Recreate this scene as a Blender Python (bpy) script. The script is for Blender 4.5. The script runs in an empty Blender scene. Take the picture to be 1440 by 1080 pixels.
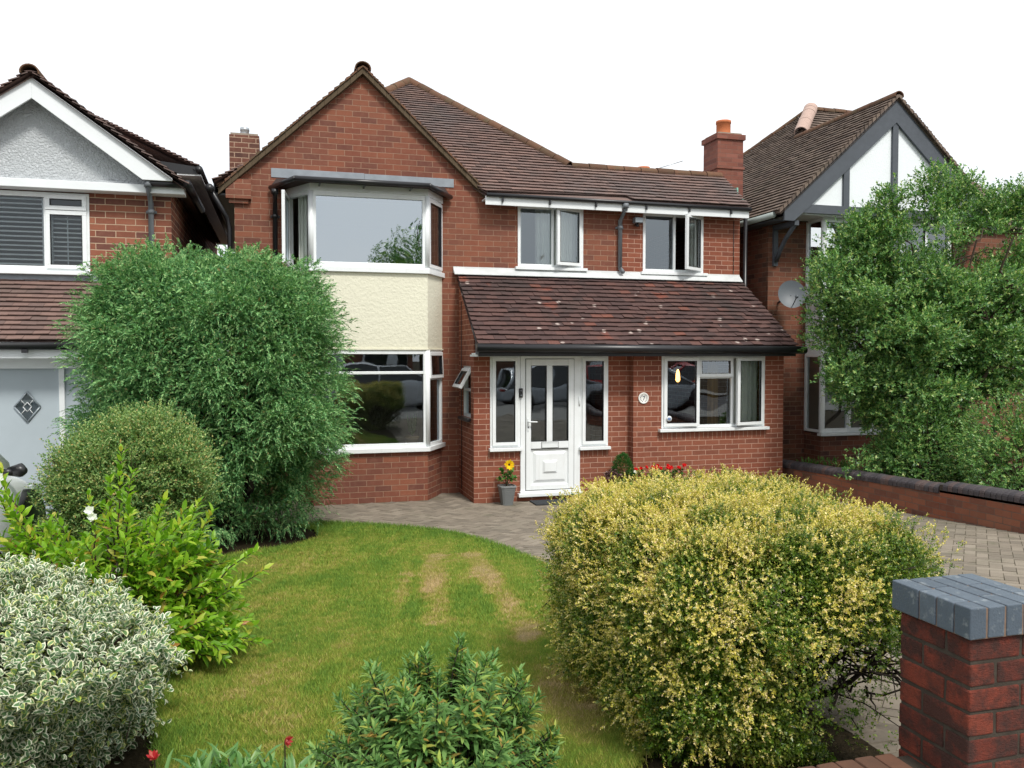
import bpy, math, random
import numpy as np
from mathutils import Matrix, Vector
random.seed(7); RNG = np.random.default_rng(11)
C = bpy.context.scene.collection
PI = math.pi
CAMZ = 2.1

# ------------------------------------------------------------------ objects
ROOT = {}
def tag(o, label=None, cat=None, group=None, kind=None):
    if label: o['label'] = label
    if cat: o['category'] = cat
    if group: o['group'] = group
    if kind: o['kind'] = kind
    return o
def thing(name, label, cat, loc=(0, 0, 0), group=None):
    o = bpy.data.objects.new(name, None); C.objects.link(o)
    o.location = loc; o.empty_display_size = .2
    ROOT[o.name] = Vector(loc)
    return tag(o, label, cat, group)
def link(name, me, parent=None, mats=None):
    o = bpy.data.objects.new(name, me); C.objects.link(o)
    if mats is not None:
        for m in (mats if isinstance(mats, (list, tuple)) else [mats]): me.materials.append(m)
    if parent is not None:
        o.parent = parent
        off = ROOT[parent.name]; ROOT[o.name] = off
        if off.length > 0: me.transform(Matrix.Translation(-off))
    else:
        ROOT[o.name] = Vector((0, 0, 0))
    return o
def copy_tree(o, parent=None):
    c = o.copy(); C.objects.link(c); c.parent = parent
    for ch in list(o.children): copy_tree(ch, c)
    return c

class MB:
    """collects faces; UVs in metres along each face"""
    def __init__(s): s.v = []; s.f = []; s.M = Matrix.Identity(4); s.sm = []
    def add(s, vs, fs, smooth=False):
        n = len(s.v)
        s.v += [tuple(s.M @ Vector(p)) for p in vs]
        for f in fs: s.f.append(tuple(i + n for i in f)); s.sm.append(smooth)
    def quad(s, *p): s.add(p, [tuple(range(len(p)))])
    def box(s, x0, x1, y0, y1, z0, z1):
        s.add([(x0,y0,z0),(x1,y0,z0),(x1,y1,z0),(x0,y1,z0),(x0,y0,z1),(x1,y0,z1),(x1,y1,z1),(x0,y1,z1)],
              [(0,3,2,1),(4,5,6,7),(0,1,5,4),(1,2,6,5),(2,3,7,6),(3,0,4,7)])
    def prism(s, poly, d):
        """poly: 3D points (coplanar), d: extrusion vector"""
        n = len(poly); d = Vector(d)
        a = [Vector(p) for p in poly]; b = [p + d for p in a]
        nrm = (a[1]-a[0]).cross(a[2]-a[1])
        fs = [tuple(range(n)), tuple(range(2*n-1, n-1, -1))] + [(i, i+n, (i+1) % n + n, (i+1) % n) for i in range(n)]
        if nrm.dot(d) > 0: fs = [tuple(reversed(f)) for f in fs]
        s.add([tuple(p) for p in a+b], fs)
    def tube(s, pts, r, seg=10, caps=True):
        pts = [Vector(p) for p in pts]; rs = r if isinstance(r, (list, tuple)) else [r]*len(pts)
        vs = []; fs = []
        for i, p in enumerate(pts):
            d = (pts[min(i+1, len(pts)-1)] - pts[max(i-1, 0)]).normalized()
            a = d.cross(Vector((0, 0, 1)) if abs(d.z) < .9 else Vector((1, 0, 0))).normalized(); b = d.cross(a)
            for k in range(seg):
                t = 2*PI*k/seg; vs.append(tuple(p + (a*math.cos(t) + b*math.sin(t))*rs[i]))
        for i in range(len(pts)-1):
            for k in range(seg):
                fs.append((i*seg+k, i*seg+(k+1) % seg, (i+1)*seg+(k+1) % seg, (i+1)*seg+k))
        if caps:
            fs.append(tuple(range(seg-1, -1, -1))); fs.append(tuple((len(pts)-1)*seg+k for k in range(seg)))
        s.add(vs, fs, True)
    def lathe(s, c, prof, seg=24, axis='z'):
        vs = []; fs = []
        for r, h in prof:
            for k in range(seg):
                t = 2*PI*k/seg; a, b = r*math.cos(t), r*math.sin(t)
                if axis == 'z': vs.append((c[0]+a, c[1]+b, c[2]+h))
                elif axis == 'y': vs.append((c[0]+a, c[1]-h, c[2]+b))
                else: vs.append((c[0]+h, c[1]+a, c[2]+b))
        for i in range(len(prof)-1):
            for k in range(seg): fs.append((i*seg+k, i*seg+(k+1) % seg, (i+1)*seg+(k+1) % seg, (i+1)*seg+k))
        fs.append(tuple(range(seg-1, -1, -1))); fs.append(tuple((len(prof)-1)*seg+k for k in range(seg)))
        s.add(vs, fs, True)
    def wall(s, x0, x1, z0, z1, y, th=.25, holes=()):
        """wall facing -Y with rectangular holes (x0,x1,z0,z1)"""
        xs = sorted({x0, x1, *[min(max(h[i], x0), x1) for h in holes for i in (0, 1)]})
        zs = sorted({z0, z1, *[min(max(h[i], z0), z1) for h in holes for i in (2, 3)]})
        for i in range(len(xs)-1):
            for j in range(len(zs)-1):
                cx, cz = (xs[i]+xs[i+1])/2, (zs[j]+zs[j+1])/2
                if any(h[0] < cx < h[1] and h[2] < cz < h[3] for h in holes): continue
                a, b, c, d = xs[i], xs[i+1], zs[j], zs[j+1]
                s.quad((a,y,c),(b,y,c),(b,y,d),(a,y,d)); s.quad((b,y+th,c),(a,y+th,c),(a,y+th,d),(b,y+th,d))
        for h in list(holes):
            a, b, c, d = h
            s.quad((a,y,c),(a,y,d),(a,y+th,d),(a,y+th,c)); s.quad((b,y,d),(b,y,c),(b,y+th,c),(b,y+th,d))
            s.quad((a,y,d),(b,y,d),(b,y+th,d),(a,y+th,d)); s.quad((b,y,c),(a,y,c),(a,y+th,c),(b,y+th,c))
        s.quad((x0,y+th,z0),(x0,y,z0),(x0,y,z1),(x0,y+th,z1)); s.quad((x1,y,z0),(x1,y+th,z0),(x1,y+th,z1),(x1,y,z1))
        s.quad((x0,y,z1),(x1,y,z1),(x1,y+th,z1),(x0,y+th,z1))
    def build(s, name, mat, parent=None, bevel=0, sub=0):
        me = bpy.data.meshes.new(name); me.from_pydata(s.v, [], s.f); me.validate()
        if len(me.polygons) == len(s.sm): me.polygons.foreach_set('use_smooth', s.sm)
        uv = me.uv_layers.new(name='UV'); Z = Vector((0, 0, 1))
        for p in me.polygons:
            n = p.normal; t = Z.cross(n)
            t = t.normalized() if t.length > .05 else Vector((1, 0, 0))
            q = n.cross(t)
            for li in p.loop_indices:
                co = me.vertices[me.loops[li].vertex_index].co; uv.data[li].uv = (co.dot(t), co.dot(q))
        o = link(name, me, parent, mat)
        if bevel:
            b = o.modifiers.new('b', 'BEVEL'); b.width = bevel; b.segments = 2; b.limit_method = 'ANGLE'; b.angle_limit = .6
        if sub:
            m = o.modifiers.new('s', 'SUBSURF'); m.levels = m.render_levels = sub
        return o

# ------------------------------------------------------------------ materials
class NT:
    def __init__(s, name):
        s.m = bpy.data.materials.new(name); s.m.use_nodes = True; s.t = s.m.node_tree; s.t.nodes.clear()
        s.out = s.t.nodes.new('ShaderNodeOutputMaterial')
    def n(s, typ, ins=None, **kw):
        nd = s.t.nodes.new('ShaderNode'+typ)
        for k, v in kw.items(): setattr(nd, k, v)
        for k, v in (ins or {}).items():
            if hasattr(v, 'is_linked') or hasattr(v, 'links'): s.t.links.new(v, nd.inputs[k])
            else: nd.inputs[k].default_value = v
        return nd
    def ramp(s, fac, cols, interp='LINEAR'):
        r = s.n('ValToRGB', {0: fac}); r.color_ramp.interpolation = interp
        e = r.color_ramp.elements
        while len(e) < len(cols): e.new(.5)
        for i, (p, c) in enumerate(cols):
            e[i].position = p; e[i].color = (*c, 1) if len(c) == 3 else c
        return r.outputs[0]
    def mix(s, fac, a, b, mode='MIX'):
        m = s.n('MixRGB', blend_type=mode)
        for i, v in enumerate((fac, a, b)):
            if hasattr(v, 'links'): s.t.links.new(v, m.inputs[i])
            else: m.inputs[i].default_value = v if i == 0 else ((*v, 1) if len(v) == 3 else v)
        return m.outputs[0]
    def math(s, op, a, b=0.0, clamp=False):
        m = s.n('Math', operation=op, use_clamp=clamp)
        for i, v in enumerate((a, b)):
            if hasattr(v, 'links'): s.t.links.new(v, m.inputs[i])
            else: m.inputs[i].default_value = v
        return m.outputs[0]
    def noise(s, scale, detail=3, vec=None, rough=.55):
        if vec is None: vec = s.n('TexCoord').outputs['Object']
        return s.n('TexNoise', {'Vector': vec, 'Scale': scale, 'Detail': detail, 'Roughness': rough}).outputs[0]
    def bump(s, h, strength=.5, dist=.01, normal=None):
        b = s.n('Bump', {'Height': h, 'Strength': strength, 'Distance': dist})
        if normal is not None: s.t.links.new(normal, b.inputs['Normal'])
        return b.outputs[0]
    def done(s, sh):
        s.t.links.new(sh, s.out.inputs[0]); return s.m
    def pbr(s, col, rough=.8, normal=None, **kw):
        p = s.n('BsdfPrincipled')
        for k, v in {'Base Color': col, 'Roughness': rough, **kw}.items():
            if hasattr(v, 'links'): s.t.links.new(v, p.inputs[k])
            else: p.inputs[k].default_value = ((*v, 1) if isinstance(v, tuple) and len(v) == 3 else v)
        if normal is not None: s.t.links.new(normal, p.inputs['Normal'])
        return s.done(p.outputs[0])

def m_plain(name, col, rough=.5, spec=.5, var=.12, nscale=6, bump=0, metal=0):
    t = NT(name); f = t.noise(nscale, 4)
    c = t.mix(f, tuple(x*(1-var) for x in col), tuple(min(1, x*(1+var)) for x in col))
    nm = t.bump(t.noise(nscale*8, 3), bump, .004) if bump else None
    return t.pbr(c, rough, nm, **{'Specular IOR Level': spec, 'Metallic': metal})
def m_upvc():
    t = NT('white_upvc'); g_ = t.ramp(t.noise(5, 5, rough=.7), [(.45,(0,0,0)),(.8,(1,1,1))]); m_ = t.n('Mapping', {'Vector': t.n('TexCoord').outputs['Object'], 'Scale': (22,22,1.5)}).outputs[0]
    st = t.ramp(t.noise(1, 3, m_), [(.52,(0,0,0)),(.75,(1,1,1))]); c = t.mix(t.math('MULTIPLY', g_, .22), (.80,.83,.84), (.52,.52,.47)); c = t.mix(t.math('MULTIPLY', st, .12), c, (.45,.45,.40))
    return t.pbr(c, .3, None, **{'Specular IOR Level': .5})
def m_brick(name, bw, rh, cols, mortar, joint=.006, dirt=(.05, .04, .035), dirt_amt=.35, swap=False):
    t = NT(name); uv = t.n('UVMap').outputs[0]
    # slight wander so that courses are not ruler-straight
    wob = t.n('TexNoise', {'Vector': uv, 'Scale': 5.0, 'Detail': 2.0}).outputs['Color']
    off = t.n('VectorMath', {0: wob, 1: (-.5, -.5, -.5)}, operation='ADD').outputs[0]
    off = t.n('VectorMath', {0: off, 'Scale': .008}, operation='SCALE').outputs[0]
    uv2 = t.n('VectorMath', {0: uv, 1: off}, operation='ADD').outputs[0]
    b = t.n('TexBrick', {'Vector': uv2, 'Color1': (0,0,0,1), 'Color2': (1,1,1,1), 'Mortar': (.5,.5,.5,1), 'Scale': 1.0,
            'Mortar Size': joint, 'Mortar Smooth': .25, 'Bias': 0.0, 'Brick Width': bw, 'Row Height': rh})
    b.offset = 0.0 if swap else .5
    rnd = b.outputs['Color']; fac = b.outputs['Fac']
    base = t.ramp(rnd, cols)
    fine = t.noise(90, 4); mid = t.noise(14, 3)
    base = t.mix(t.math('MULTIPLY', fine, .45), base, (.09, .035, .025))
    base = t.mix(t.math('MULTIPLY', t.ramp(mid, [(.45, (0,0,0)), (.75, (1,1,1))]), .25), base, (.30, .15, .10))
    hue = t.noise(.55, 3); base = t.mix(t.math('MULTIPLY', t.ramp(hue, [(.4,(0,0,0)),(.65,(1,1,1))]), .18), base, (.33,.15,.09))
    big = t.ramp(t.noise(.9, 5, rough=.65), [(.42, (0,0,0)), (.72, (1,1,1))])
    base = t.mix(t.math('MULTIPLY', big, dirt_amt), base, dirt)
    mo = t.mix(t.noise(30, 2), tuple(x*.75 for x in mortar), tuple(x*1.15 for x in mortar))
    mo = t.mix(t.math('MULTIPLY', big, dirt_amt*.9), mo, dirt)
    col = t.mix(fac, base, mo)
    h = t.math('SUBTRACT', t.math('MULTIPLY', fine, .35), fac)
    return t.pbr(col, .9, t.bump(h, .8, .006), **{'Specular IOR Level': .25})
def m_island(name, cols, rough=.8, spec=.3, nscale=25, amt=.35, dark=(.03,.025,.02), patch=None, bump=.4):
    """per-piece colour (tile, paver, loose brick)"""
    t = NT(name); r = t.n('NewGeometry').outputs['Random Per Island']
    c = t.ramp(r, cols)
    c = t.mix(t.math('MULTIPLY', t.noise(nscale, 4), amt), c, dark)
    if patch:
        for sc, lo, hi, pc, a in patch:
            c = t.mix(t.math('MULTIPLY', t.ramp(t.noise(sc, 4, rough=.65), [(lo, (0,0,0)), (hi, (1,1,1))]), a), c, pc)
    return t.pbr(c, rough, t.bump(t.noise(nscale*4, 3), bump, .004), **{'Specular IOR Level': spec})
def m_leaf(name, cols, rough=.45, transl=.3, spec=.4, attr=None, cols2=None, backlight=1.0):
    t = NT(name); r = t.n('NewGeometry').outputs['Random Per Island']
    c = t.ramp(r, cols)
    if attr:
        a = t.n('Attribute', attribute_name=attr).outputs['Fac']
        c2 = t.ramp(r, cols2); c = t.mix(a, c, c2)
    p = t.n('BsdfPrincipled', {'Base Color': c, 'Roughness': rough, 'Specular IOR Level': spec})
    tr = t.n('BsdfTranslucent', {'Color': t.mix(.5, c, t.mix(1.0, c, (1.6, 1.9, .6), 'MULTIPLY'))})
    mx = t.n('MixShader', {0: transl, 1: p.outputs[0], 2: tr.outputs[0]})
    return t.done(mx.outputs[0])
def m_glass(name, tint=(.9, .93, .92), refl=.0, wav=.0015):
    t = NT(name)
    nm = t.bump(t.noise(1.3, 1), .6, wav*8)
    lw = t.n('Fresnel', {'IOR': 1.9, 'Normal': nm}).outputs[0]
    fac = t.math('ADD', lw, refl, True)
    g = t.n('BsdfGlossy', {'Color': (.84, .93, 1, 1), 'Roughness': .012, 'Normal': nm})
    tr = t.n('BsdfTransparent', {'Color': (*tint, 1)})
    return t.done(t.n('MixShader', {0: fac, 1: tr.outputs[0], 2: g.outputs[0]}).outputs[0])

OLD = [(0,(.150,.058,.044)),(.12,(.185,.066,.045)),(.45,(.225,.076,.048)),(.75,(.255,.085,.050)),(1,(.30,.105,.060))]
NEW = [(0,(.20,.058,.036)),(.35,(.26,.075,.043)),(.7,(.285,.083,.047)),(1,(.315,.10,.056))]
M = {}
M['old'] = m_brick('old_brick', .235, .082, OLD, (.36,.22,.15), .005, dirt_amt=.25)
M['new'] = m_brick('new_brick', .225, .075, NEW, (.50,.30,.22), .0055, dirt_amt=.12)
M['soldier'] = m_brick('soldier_brick', .075, .24, NEW, (.45,.28,.2), .0055, swap=True, dirt_amt=.1)
M['left_brick'] = m_brick('left_house_brick', .235, .082, [(0,(.10,.045,.045)),(.3,(.21,.07,.045)),(.7,(.30,.10,.06)),(1,(.37,.14,.08))], (.50,.36,.25), .006, dirt_amt=.1)
M['right_brick'] = m_brick('right_house_brick', .235, .082, [(0,(.08,.04,.035)),(.3,(.16,.055,.035)),(.7,(.22,.075,.045)),(1,(.27,.10,.06))], (.26,.17,.12), .0055, dirt=(.05,.055,.03), dirt_amt=.5)
M['garden_brick'] = m_brick('garden_brick', .228, .078, [(0,(.14,.06,.045)),(.4,(.27,.085,.045)),(1,(.36,.13,.07))], (.16,.11,.085), .0045, dirt=(.10,.08,.06), dirt_amt=.5)
M['tile'] = m_island('clay_tile', [(0,(.165,.115,.102)),(.5,(.205,.132,.115)),(1,(.25,.16,.135))], .85, .2, 30, .35,
    patch=[(.55,.48,.72,(.12,.112,.112),.6),(1.6,.55,.75,(.20,.15,.11),.35)])
def m_porch_tile():
    t = NT('lichen_tile'); r = t.n('NewGeometry').outputs['Random Per Island']
    c = t.ramp(r, [(0,(.080,.050,.047)),(.5,(.105,.062,.056)),(.95,(.135,.074,.064)),(1,(.22,.085,.06))])
    c = t.mix(t.math('MULTIPLY', t.noise(30, 4), .4), c, (.03,.02,.02))
    c = t.mix(t.math('MULTIPLY', t.ramp(t.noise(1.1, 4), [(.5,(0,0,0)),(.7,(1,1,1))]), .6), c, (.04,.04,.038))
    c = t.mix(t.math('MULTIPLY', t.ramp(t.noise(1.9, 2), [(.66,(0,0,0)),(.74,(1,1,1))]), .55), c, (.26,.075,.045))
    v = t.n('TexVoronoi', {'Vector': t.n('TexCoord').outputs['Object'], 'Scale': 3.9}, feature='F1')
    d = t.math('ADD', v.outputs['Distance'], t.math('MULTIPLY', t.noise(38, 4), .22))
    sp = t.ramp(d, [(.20,(1,1,1)),(.27,(0,0,0))])
    sel = t.ramp(t.n('SeparateColor', {0: v.outputs['Color']}).outputs[0], [(.12,(0,0,0)),(.16,(1,1,1))])
    c = t.mix(t.math('MULTIPLY', t.math('MULTIPLY', sp, sel), .85), c, (.46,.38,.34))
    return t.pbr(c, .85, t.bump(t.noise(110, 3), .4, .004), **{'Specular IOR Level': .2})
M['lichen_tile'] = m_porch_tile()
M['right_tile'] = m_island('right_house_tile', [(0,(.13,.10,.085)),(.5,(.18,.135,.11)),(1,(.23,.175,.14))], .9, .2, 30, .35, patch=[(1.2,.5,.75,(.08,.075,.055),.5)])
M['ridge'] = m_island('mossy_ridge_tile', [(0,(.12,.065,.042)),(1,(.20,.10,.06))], .9, .2, 18, .4, patch=[(5,.45,.7,(.10,.085,.05),.7)])
M['pale_ridge'] = m_plain('pale_ridge_tile', (.42,.30,.25), .8, .3, .25, 12)
M['verge'] = m_island('mossy_verge_mortar', [(0,(.115,.082,.055)),(1,(.135,.098,.066))], .95, .1, 9, .6, dark=(.05,.045,.025))
M['mortar'] = m_plain('mortar', (.30,.25,.20), .95, .1, .3, 20, .5)
M['upvc'] = m_upvc()
M['white_paint'] = m_plain('white_paint', (.74,.77,.78), .5, .4, .06, 4)
M['flash_white'] = m_plain('white_flashing', (.56,.58,.58), .6, .3, .30, 4, .3)
M['lead'] = m_plain('lead_flashing', (.24,.27,.30), .55, .5, .35, 6, .3)
M['black'] = m_plain('black_plastic', (.014,.014,.016), .35, .5, .2, 8)
M['dark_wood'] = m_plain('charcoal_timber', (.075,.085,.10), .6, .4, .2, 10, .2)
M['grey_plastic'] = m_plain('grey_plastic', (.16,.175,.19), .5, .4, .15, 8)
def m_render(name, col, sc=28, st=.9, dist=.012):
    t = NT(name); v = t.noise(sc, 4, rough=.6); n2 = t.noise(sc*2.3, 3)
    h = t.math('ADD', t.ramp(v, [(.4,(0,0,0)),(.62,(1,1,1))]), t.math('MULTIPLY', n2, .4))
    st_ = t.ramp(t.noise(1.5, 5, rough=.7), [(.35,(0,0,0)),(.8,(1,1,1))])
    c = t.mix(t.math('MULTIPLY', st_, .18), col, tuple(x*.7 for x in col))
    return t.pbr(c, .9, t.bump(h, st, dist), **{'Specular IOR Level': .2})
M['cream'] = m_render('cream_textured_render', (.74,.72,.58), 26, .45, .007)
M['roughcast'] = m_render('grey_roughcast', (.60,.63,.65), 38, 1.0, .012)
M['white_render'] = m_render('white_render', (.80,.84,.86), 40, .25, .004)
M['glass'] = m_glass('window_glass', refl=.09)
M['clear_glass'] = m_glass('clear_window_glass', refl=-.04)
M['dark_glass'] = m_glass('bay_glass', refl=.34)
M['obscure'] = m_plain('obscured_glass', (.25,.29,.32), .25, .6, .2, 3)
M['curtain'] = m_plain('pale_curtain', (.74,.78,.72), .9, .1, .1, 3)
M['gold_curtain'] = m_plain('ochre_curtain', (.35,.22,.09), .9, .1, .3, 5)
M['interior'] = m_plain('interior_plaster', (.44,.41,.35), .9, .1, .1, 1)
M['terracotta'] = m_plain('terracotta', (.48,.15,.06), .8, .3, .15, 14)
M['stack_brick'] = m_brick('stack_brick', .225, .075, [(0,(.17,.06,.05)),(.5,(.25,.085,.06)),(1,(.32,.12,.09))], (.24,.13,.10), .004, dirt_amt=.15)
M['old_stack'] = m_brick('old_stack_brick', .225, .082, [(0,(.07,.04,.035)),(.5,(.12,.055,.04)),(1,(.17,.07,.05))], (.40,.28,.2), .008, dirt_amt=.1)
M['steel'] = m_plain('galvanised_steel', (.45,.48,.50), .4, .5, .15, 8, metal=.7)
M['copper'] = m_plain('verdigris_flashing', (.22,.45,.36), .7, .3, .3, 12)

def grid_ground(fn, x0, x1, y0, y1, step, z_off, inside):
    xs = np.arange(x0, x1+step, step); ys = np.arange(y0, y1+step, step)
    return xs, ys
def gz(x, y):
    return .055*max(0.0, 10.3 - max(y, 2.0))

# ------------------------------------------------------------------ tiles, ridges
def tiles(mb, poly, gauge=.105, tw=.168, th=.013, eave=None, jit=1.0, lift=0.0):
    """rows of plain tiles over a planar polygon; the lowest edge is horizontal"""
    P = [Vector(p) for p in poly]
    n = Vector((0, 0, 0))
    for i in range(len(P)): n += (P[i]-P[0]).cross(P[(i+1) % len(P)]-P[0])
    n.normalize()
    if n.z < 0: n = -n
    ux = Vector((0, 0, 1)).cross(n).normalized(); ux = -ux if False else ux
    us = n.cross(ux); 
    if us.z < 0: us = -us
    o = min(P, key=lambda p: p.z)
    q = [((p-o).dot(ux), (p-o).dot(us)) for p in P]
    smax = max(b for a, b in q)
    def rng(s):
        xs = []
        for i in range(len(q)):
            (a0, b0), (a1, b1) = q[i], q[(i+1) % len(q)]
            if abs(b1-b0) < 1e-6:
                if abs(s-b0) < 1e-4: xs += [a0, a1]
                continue
            t = (s-b0)/(b1-b0)
            if -1e-6 <= t <= 1+1e-6: xs.append(a0+(a1-a0)*t)
        return (min(xs), max(xs)) if xs else None
    i = 0; s = 0.0
    while s < smax-.01:
        s1 = min(s+gauge*1.25, smax)
        r0, r1 = rng(max(s, 1e-5)), rng(s1-1e-5)
        if r0 and r1:
            a = min(r0[0], r1[0]); a = math.floor(a/tw)*tw + (tw/2 if i % 2 else 0) - tw
            rowj = random.uniform(-.002, .002)
            while a < max(r0[1], r1[1]):
                g = .0012
                l0, h0 = max(a+g, r0[0]), min(a+tw-g, r0[1]); l1, h1 = max(a+g, r1[0]), min(a+tw-g, r1[1])
                if h0-l0 > .004 or h1-l1 > .004:
                    if h0 < l0: l0 = h0 = min(max((l0+h0)/2, r0[0]), r0[1])
                    if h1 < l1: l1 = h1 = min(max((l1+h1)/2, r1[0]), r1[1])
                    j = (random.gauss(0, .0022)*jit, random.gauss(0, .0022)*jit); ds = random.uniform(-.004, .004)*jit
                    hb = th*2.9+lift; ht = th*.6+lift
                    def pt(x, ss, h): return tuple(o+ux*x+us*ss+n*h)
                    s0 = s+ds+rowj
                    vs = [pt(l0,s0,hb+j[0]), pt(h0,s0,hb+j[1]), pt(h1,s1,ht+j[1]*.4), pt(l1,s1,ht+j[0]*.4),
                          pt(l0,s0,hb-th+j[0]), pt(h0,s0,hb-th+j[1]), pt(h1,s1,ht-th), pt(l1,s1,ht-th)]
                    mb.add(vs, [(0,1,2,3),(0,4,5,1),(1,5,6,2),(3,7,4,0)])
                a += tw
        s += gauge; i += 1
    mb.add([tuple(p-n*.012+n*lift) for p in P], [tuple(range(len(P)))])
    mb.add([tuple(p-n*.06+n*lift) for p in P], [tuple(range(len(P)))])
def ridge(mb, a, b, r=.10, ln=.30, seg=10, gap=.006):
    a, b = Vector(a), Vector(b); L = (b-a).length; k = max(1, round(L/ln)); d = (b-a)/L
    side = d.cross(Vector((0, 0, 1))).normalized(); up = side.cross(d)
    if up.z < 0: up = -up
    for i in range(k):
        p0, p1 = a+d*(L*i/k+gap), a+d*(L*(i+1)/k-gap); vs = []
        rr = r*random.uniform(.97, 1.04); dz = random.uniform(-.006, .006)
        for p, q in ((p0, rr), (p1, rr*.97)):
            for rad in (q, q-.016):
                for t in range(seg+1):
                    w = PI*(t/seg)*1.12-.06*PI
                    vs.append(tuple(p+side*math.cos(w)*rad+up*(math.sin(w)*rad*.9+dz)))
        m = seg+1; fs = []
        for t in range(seg):
            fs += [(t,t+1,2*m+t+1,2*m+t), (m+t,3*m+t,3*m+t+1,m+t+1), (t,m+t,m+t+1,t+1), (2*m+t,2*m+t+1,3*m+t+1,3*m+t)]
        mb.add(vs, fs)

# ------------------------------------------------------------------ windows
def placed(O, ang):
    return Matrix.Translation(Vector(O)) @ Matrix.Rotation(ang, 4, 'Z')
def ring(mb, x0, x1, z0, z1, w, y0, y1):
    """rectangular frame, butt-jointed"""
    mb.box(x0, x1, y0, y1, z0, z0+w); mb.box(x0, x1, y0, y1, z1-w, z1)
    mb.box(x0, x0+w, y0, y1, z0+w, z1-w); mb.box(x1-w, x1, y0, y1, z0+w, z1-w)
def window(house, O, ang, w, h, cells, sill=(.05, .05), name='window', glass='glass', fw=.045, mat='upvc', recess=.0, sill_mat=None):
    """O = lower left corner on the wall face; cells=(x0,x1,z0,z1,kind,angle)
       kind: 'f' fixed, 's' sash shut, 'l'/'r' side hung on left/right, 't' top hung; angle in degrees open"""
    B = placed(O, ang); fr = MB(); fr.M = B
    y0, y1 = -.012+recess, .055+recess
    ring(fr, 0, w, 0, h, fw, y0, y1)
    xs = sorted({c[0] for c in cells if c[0] > .01})
    for c in cells:      # mullions and transoms sit between cells
        x0, x1, z0, z1 = c[:4]
        if x1 < w-.01: fr.box(x1-.02, x1+.02, y0+.004, y1-.004, max(z0, fw), min(z1, h-fw))
        if z1 < h-.01: fr.box(max(x0+.0203, fw), min(x1-.0203, w-fw), y0+.006, y1-.006, z1-.02, z1+.02)
    f = fr.build(name, M[mat], house, bevel=.004)
    for c in cells:
        x0, x1, z0, z1, kind, a = c
        ax0 = x0+(.045 if x0 < .01 else .02); ax1 = x1-(.045 if x1 > w-.01 else .02)
        az0 = z0+(.045 if z0 < .01 else .02); az1 = z1-(.045 if z1 > h-.01 else .02)
        if kind == 'f':
            g = MB(); g.M = B; g.quad((ax0, y0+.035, az0), (ax1, y0+.035, az0), (ax1, y0+.035, az1), (ax0, y0+.035, az1))
            g.build('pane', M[glass], f)
        else:
            s = .052; e = .016
            bx0, bx1, bz0, bz1 = ax0-e, ax1+e, az0-e, az1+e
            if kind == 'l': H = Matrix.Translation((bx0, y0-.03, 0)) @ Matrix.Rotation(-math.radians(a), 4, 'Z') @ Matrix.Translation((-bx0, -y0+.03, 0))
            elif kind == 'r': H = Matrix.Translation((bx1, y0-.03, 0)) @ Matrix.Rotation(math.radians(a), 4, 'Z') @ Matrix.Translation((-bx1, -y0+.03, 0))
            elif kind == 't': H = Matrix.Translation((0, y0-.03, bz1)) @ Matrix.Rotation(-math.radians(a), 4, 'X') @ Matrix.Translation((0, -y0+.03, -bz1))
            else: H = Matrix.Identity(4)
            sa = MB(); sa.M = B @ H; ring(sa, bx0, bx1, bz0, bz1, s, y0-.022, y0+.022)
            so = sa.build('casement', M[mat], f, bevel=.004)
            g = MB(); g.M = B @ H; g.quad((bx0+s, y0, bz0+s), (bx1-s, y0, bz0+s), (bx1-s, y0, bz1-s), (bx0+s, y0, bz1-s))
            g.build('pane', M[glass], f)
            gk = MB(); gk.M = B @ H; ring(gk, bx0+s-.001, bx1-s+.001, bz0+s-.001, bz1-s+.001, .006, y0-.0245, y0+.003)
            gk.build('gasket', M['black'], f)
    if sill:
        s = MB(); s.M = B; s.box(-sill[0], w+sill[0], -sill[1]-.03, .03, -.048, -.004); s.build('sill', M[sill_mat or mat], f, bevel=.004)
    return f
def curtain(house, x0, x1, z0, z1, y, mat='curtain', folds=.07, name='curtain', ang=0, O=(0,0,0)):
    m = MB(); m.M = placed(O, ang); n = max(6, int((x1-x0)/.012)); vs = []
    for i in range(n+1):
        x = x0+(x1-x0)*i/n; yy = y+.022*math.sin(2*PI*x/folds)+.012*math.sin(2*PI*x/(folds*2.3)+1)
        vs += [(x, yy, z0), (x, yy, z1)]
    m.add(vs, [(2*i, 2*i+2, 2*i+3, 2*i+1) for i in range(n)], True)
    return m.build(name, M[mat], house)
def gutter(mb, a, b, r=.055):
    mb.tube([a, b], r, 12)

# ================================================================== MAIN HOUSE
YM, YW, YP, YB = 12.34, 11.2, 11.35, 11.8
H1 = thing('detached_house', 'red brick house with front gable, cream rendered bay and white front door', 'house', (3.4, 12.34, 0))
holes = [(3.56,4.635,3.475,4.42), (5.66,6.74,3.455,4.40), (.2,2.3,3.34,4.40), (.2,2.3,.78,2.19), (2.8,4.85,.1,2.1), (5.15,7.3,.1,2.15)]
w = MB(); w.wall(-.59, 5.24, -.1, 4.55, YM, .25, [h for h in holes if h[0] < 5])
w.prism([(-.59,YM,4.55),(2.99,YM,4.55),(1.2,YM,6.18)], (0,.25,0))
w.prism([(-.59,YM+.25,-.1),(-.59,20,-.1),(-.59,20,4.5),(-.59,YM+.25,4.5)], (.2,0,0))
w.prism([(5.24,13.9,4.3),(5.24,19.0,4.3),(5.24,19.0,4.7),(5.24,13.9,4.7)], (-.2,0,0))
w.box(-.39, 7.4, 19.8, 20, -.1, 4.5)
w.build('wall', M['old'], H1)
w = MB(); w.wall(5.24, 7.42, -.1, 4.55, YM, .25, [h for h in holes if h[0] >= 5])
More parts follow.
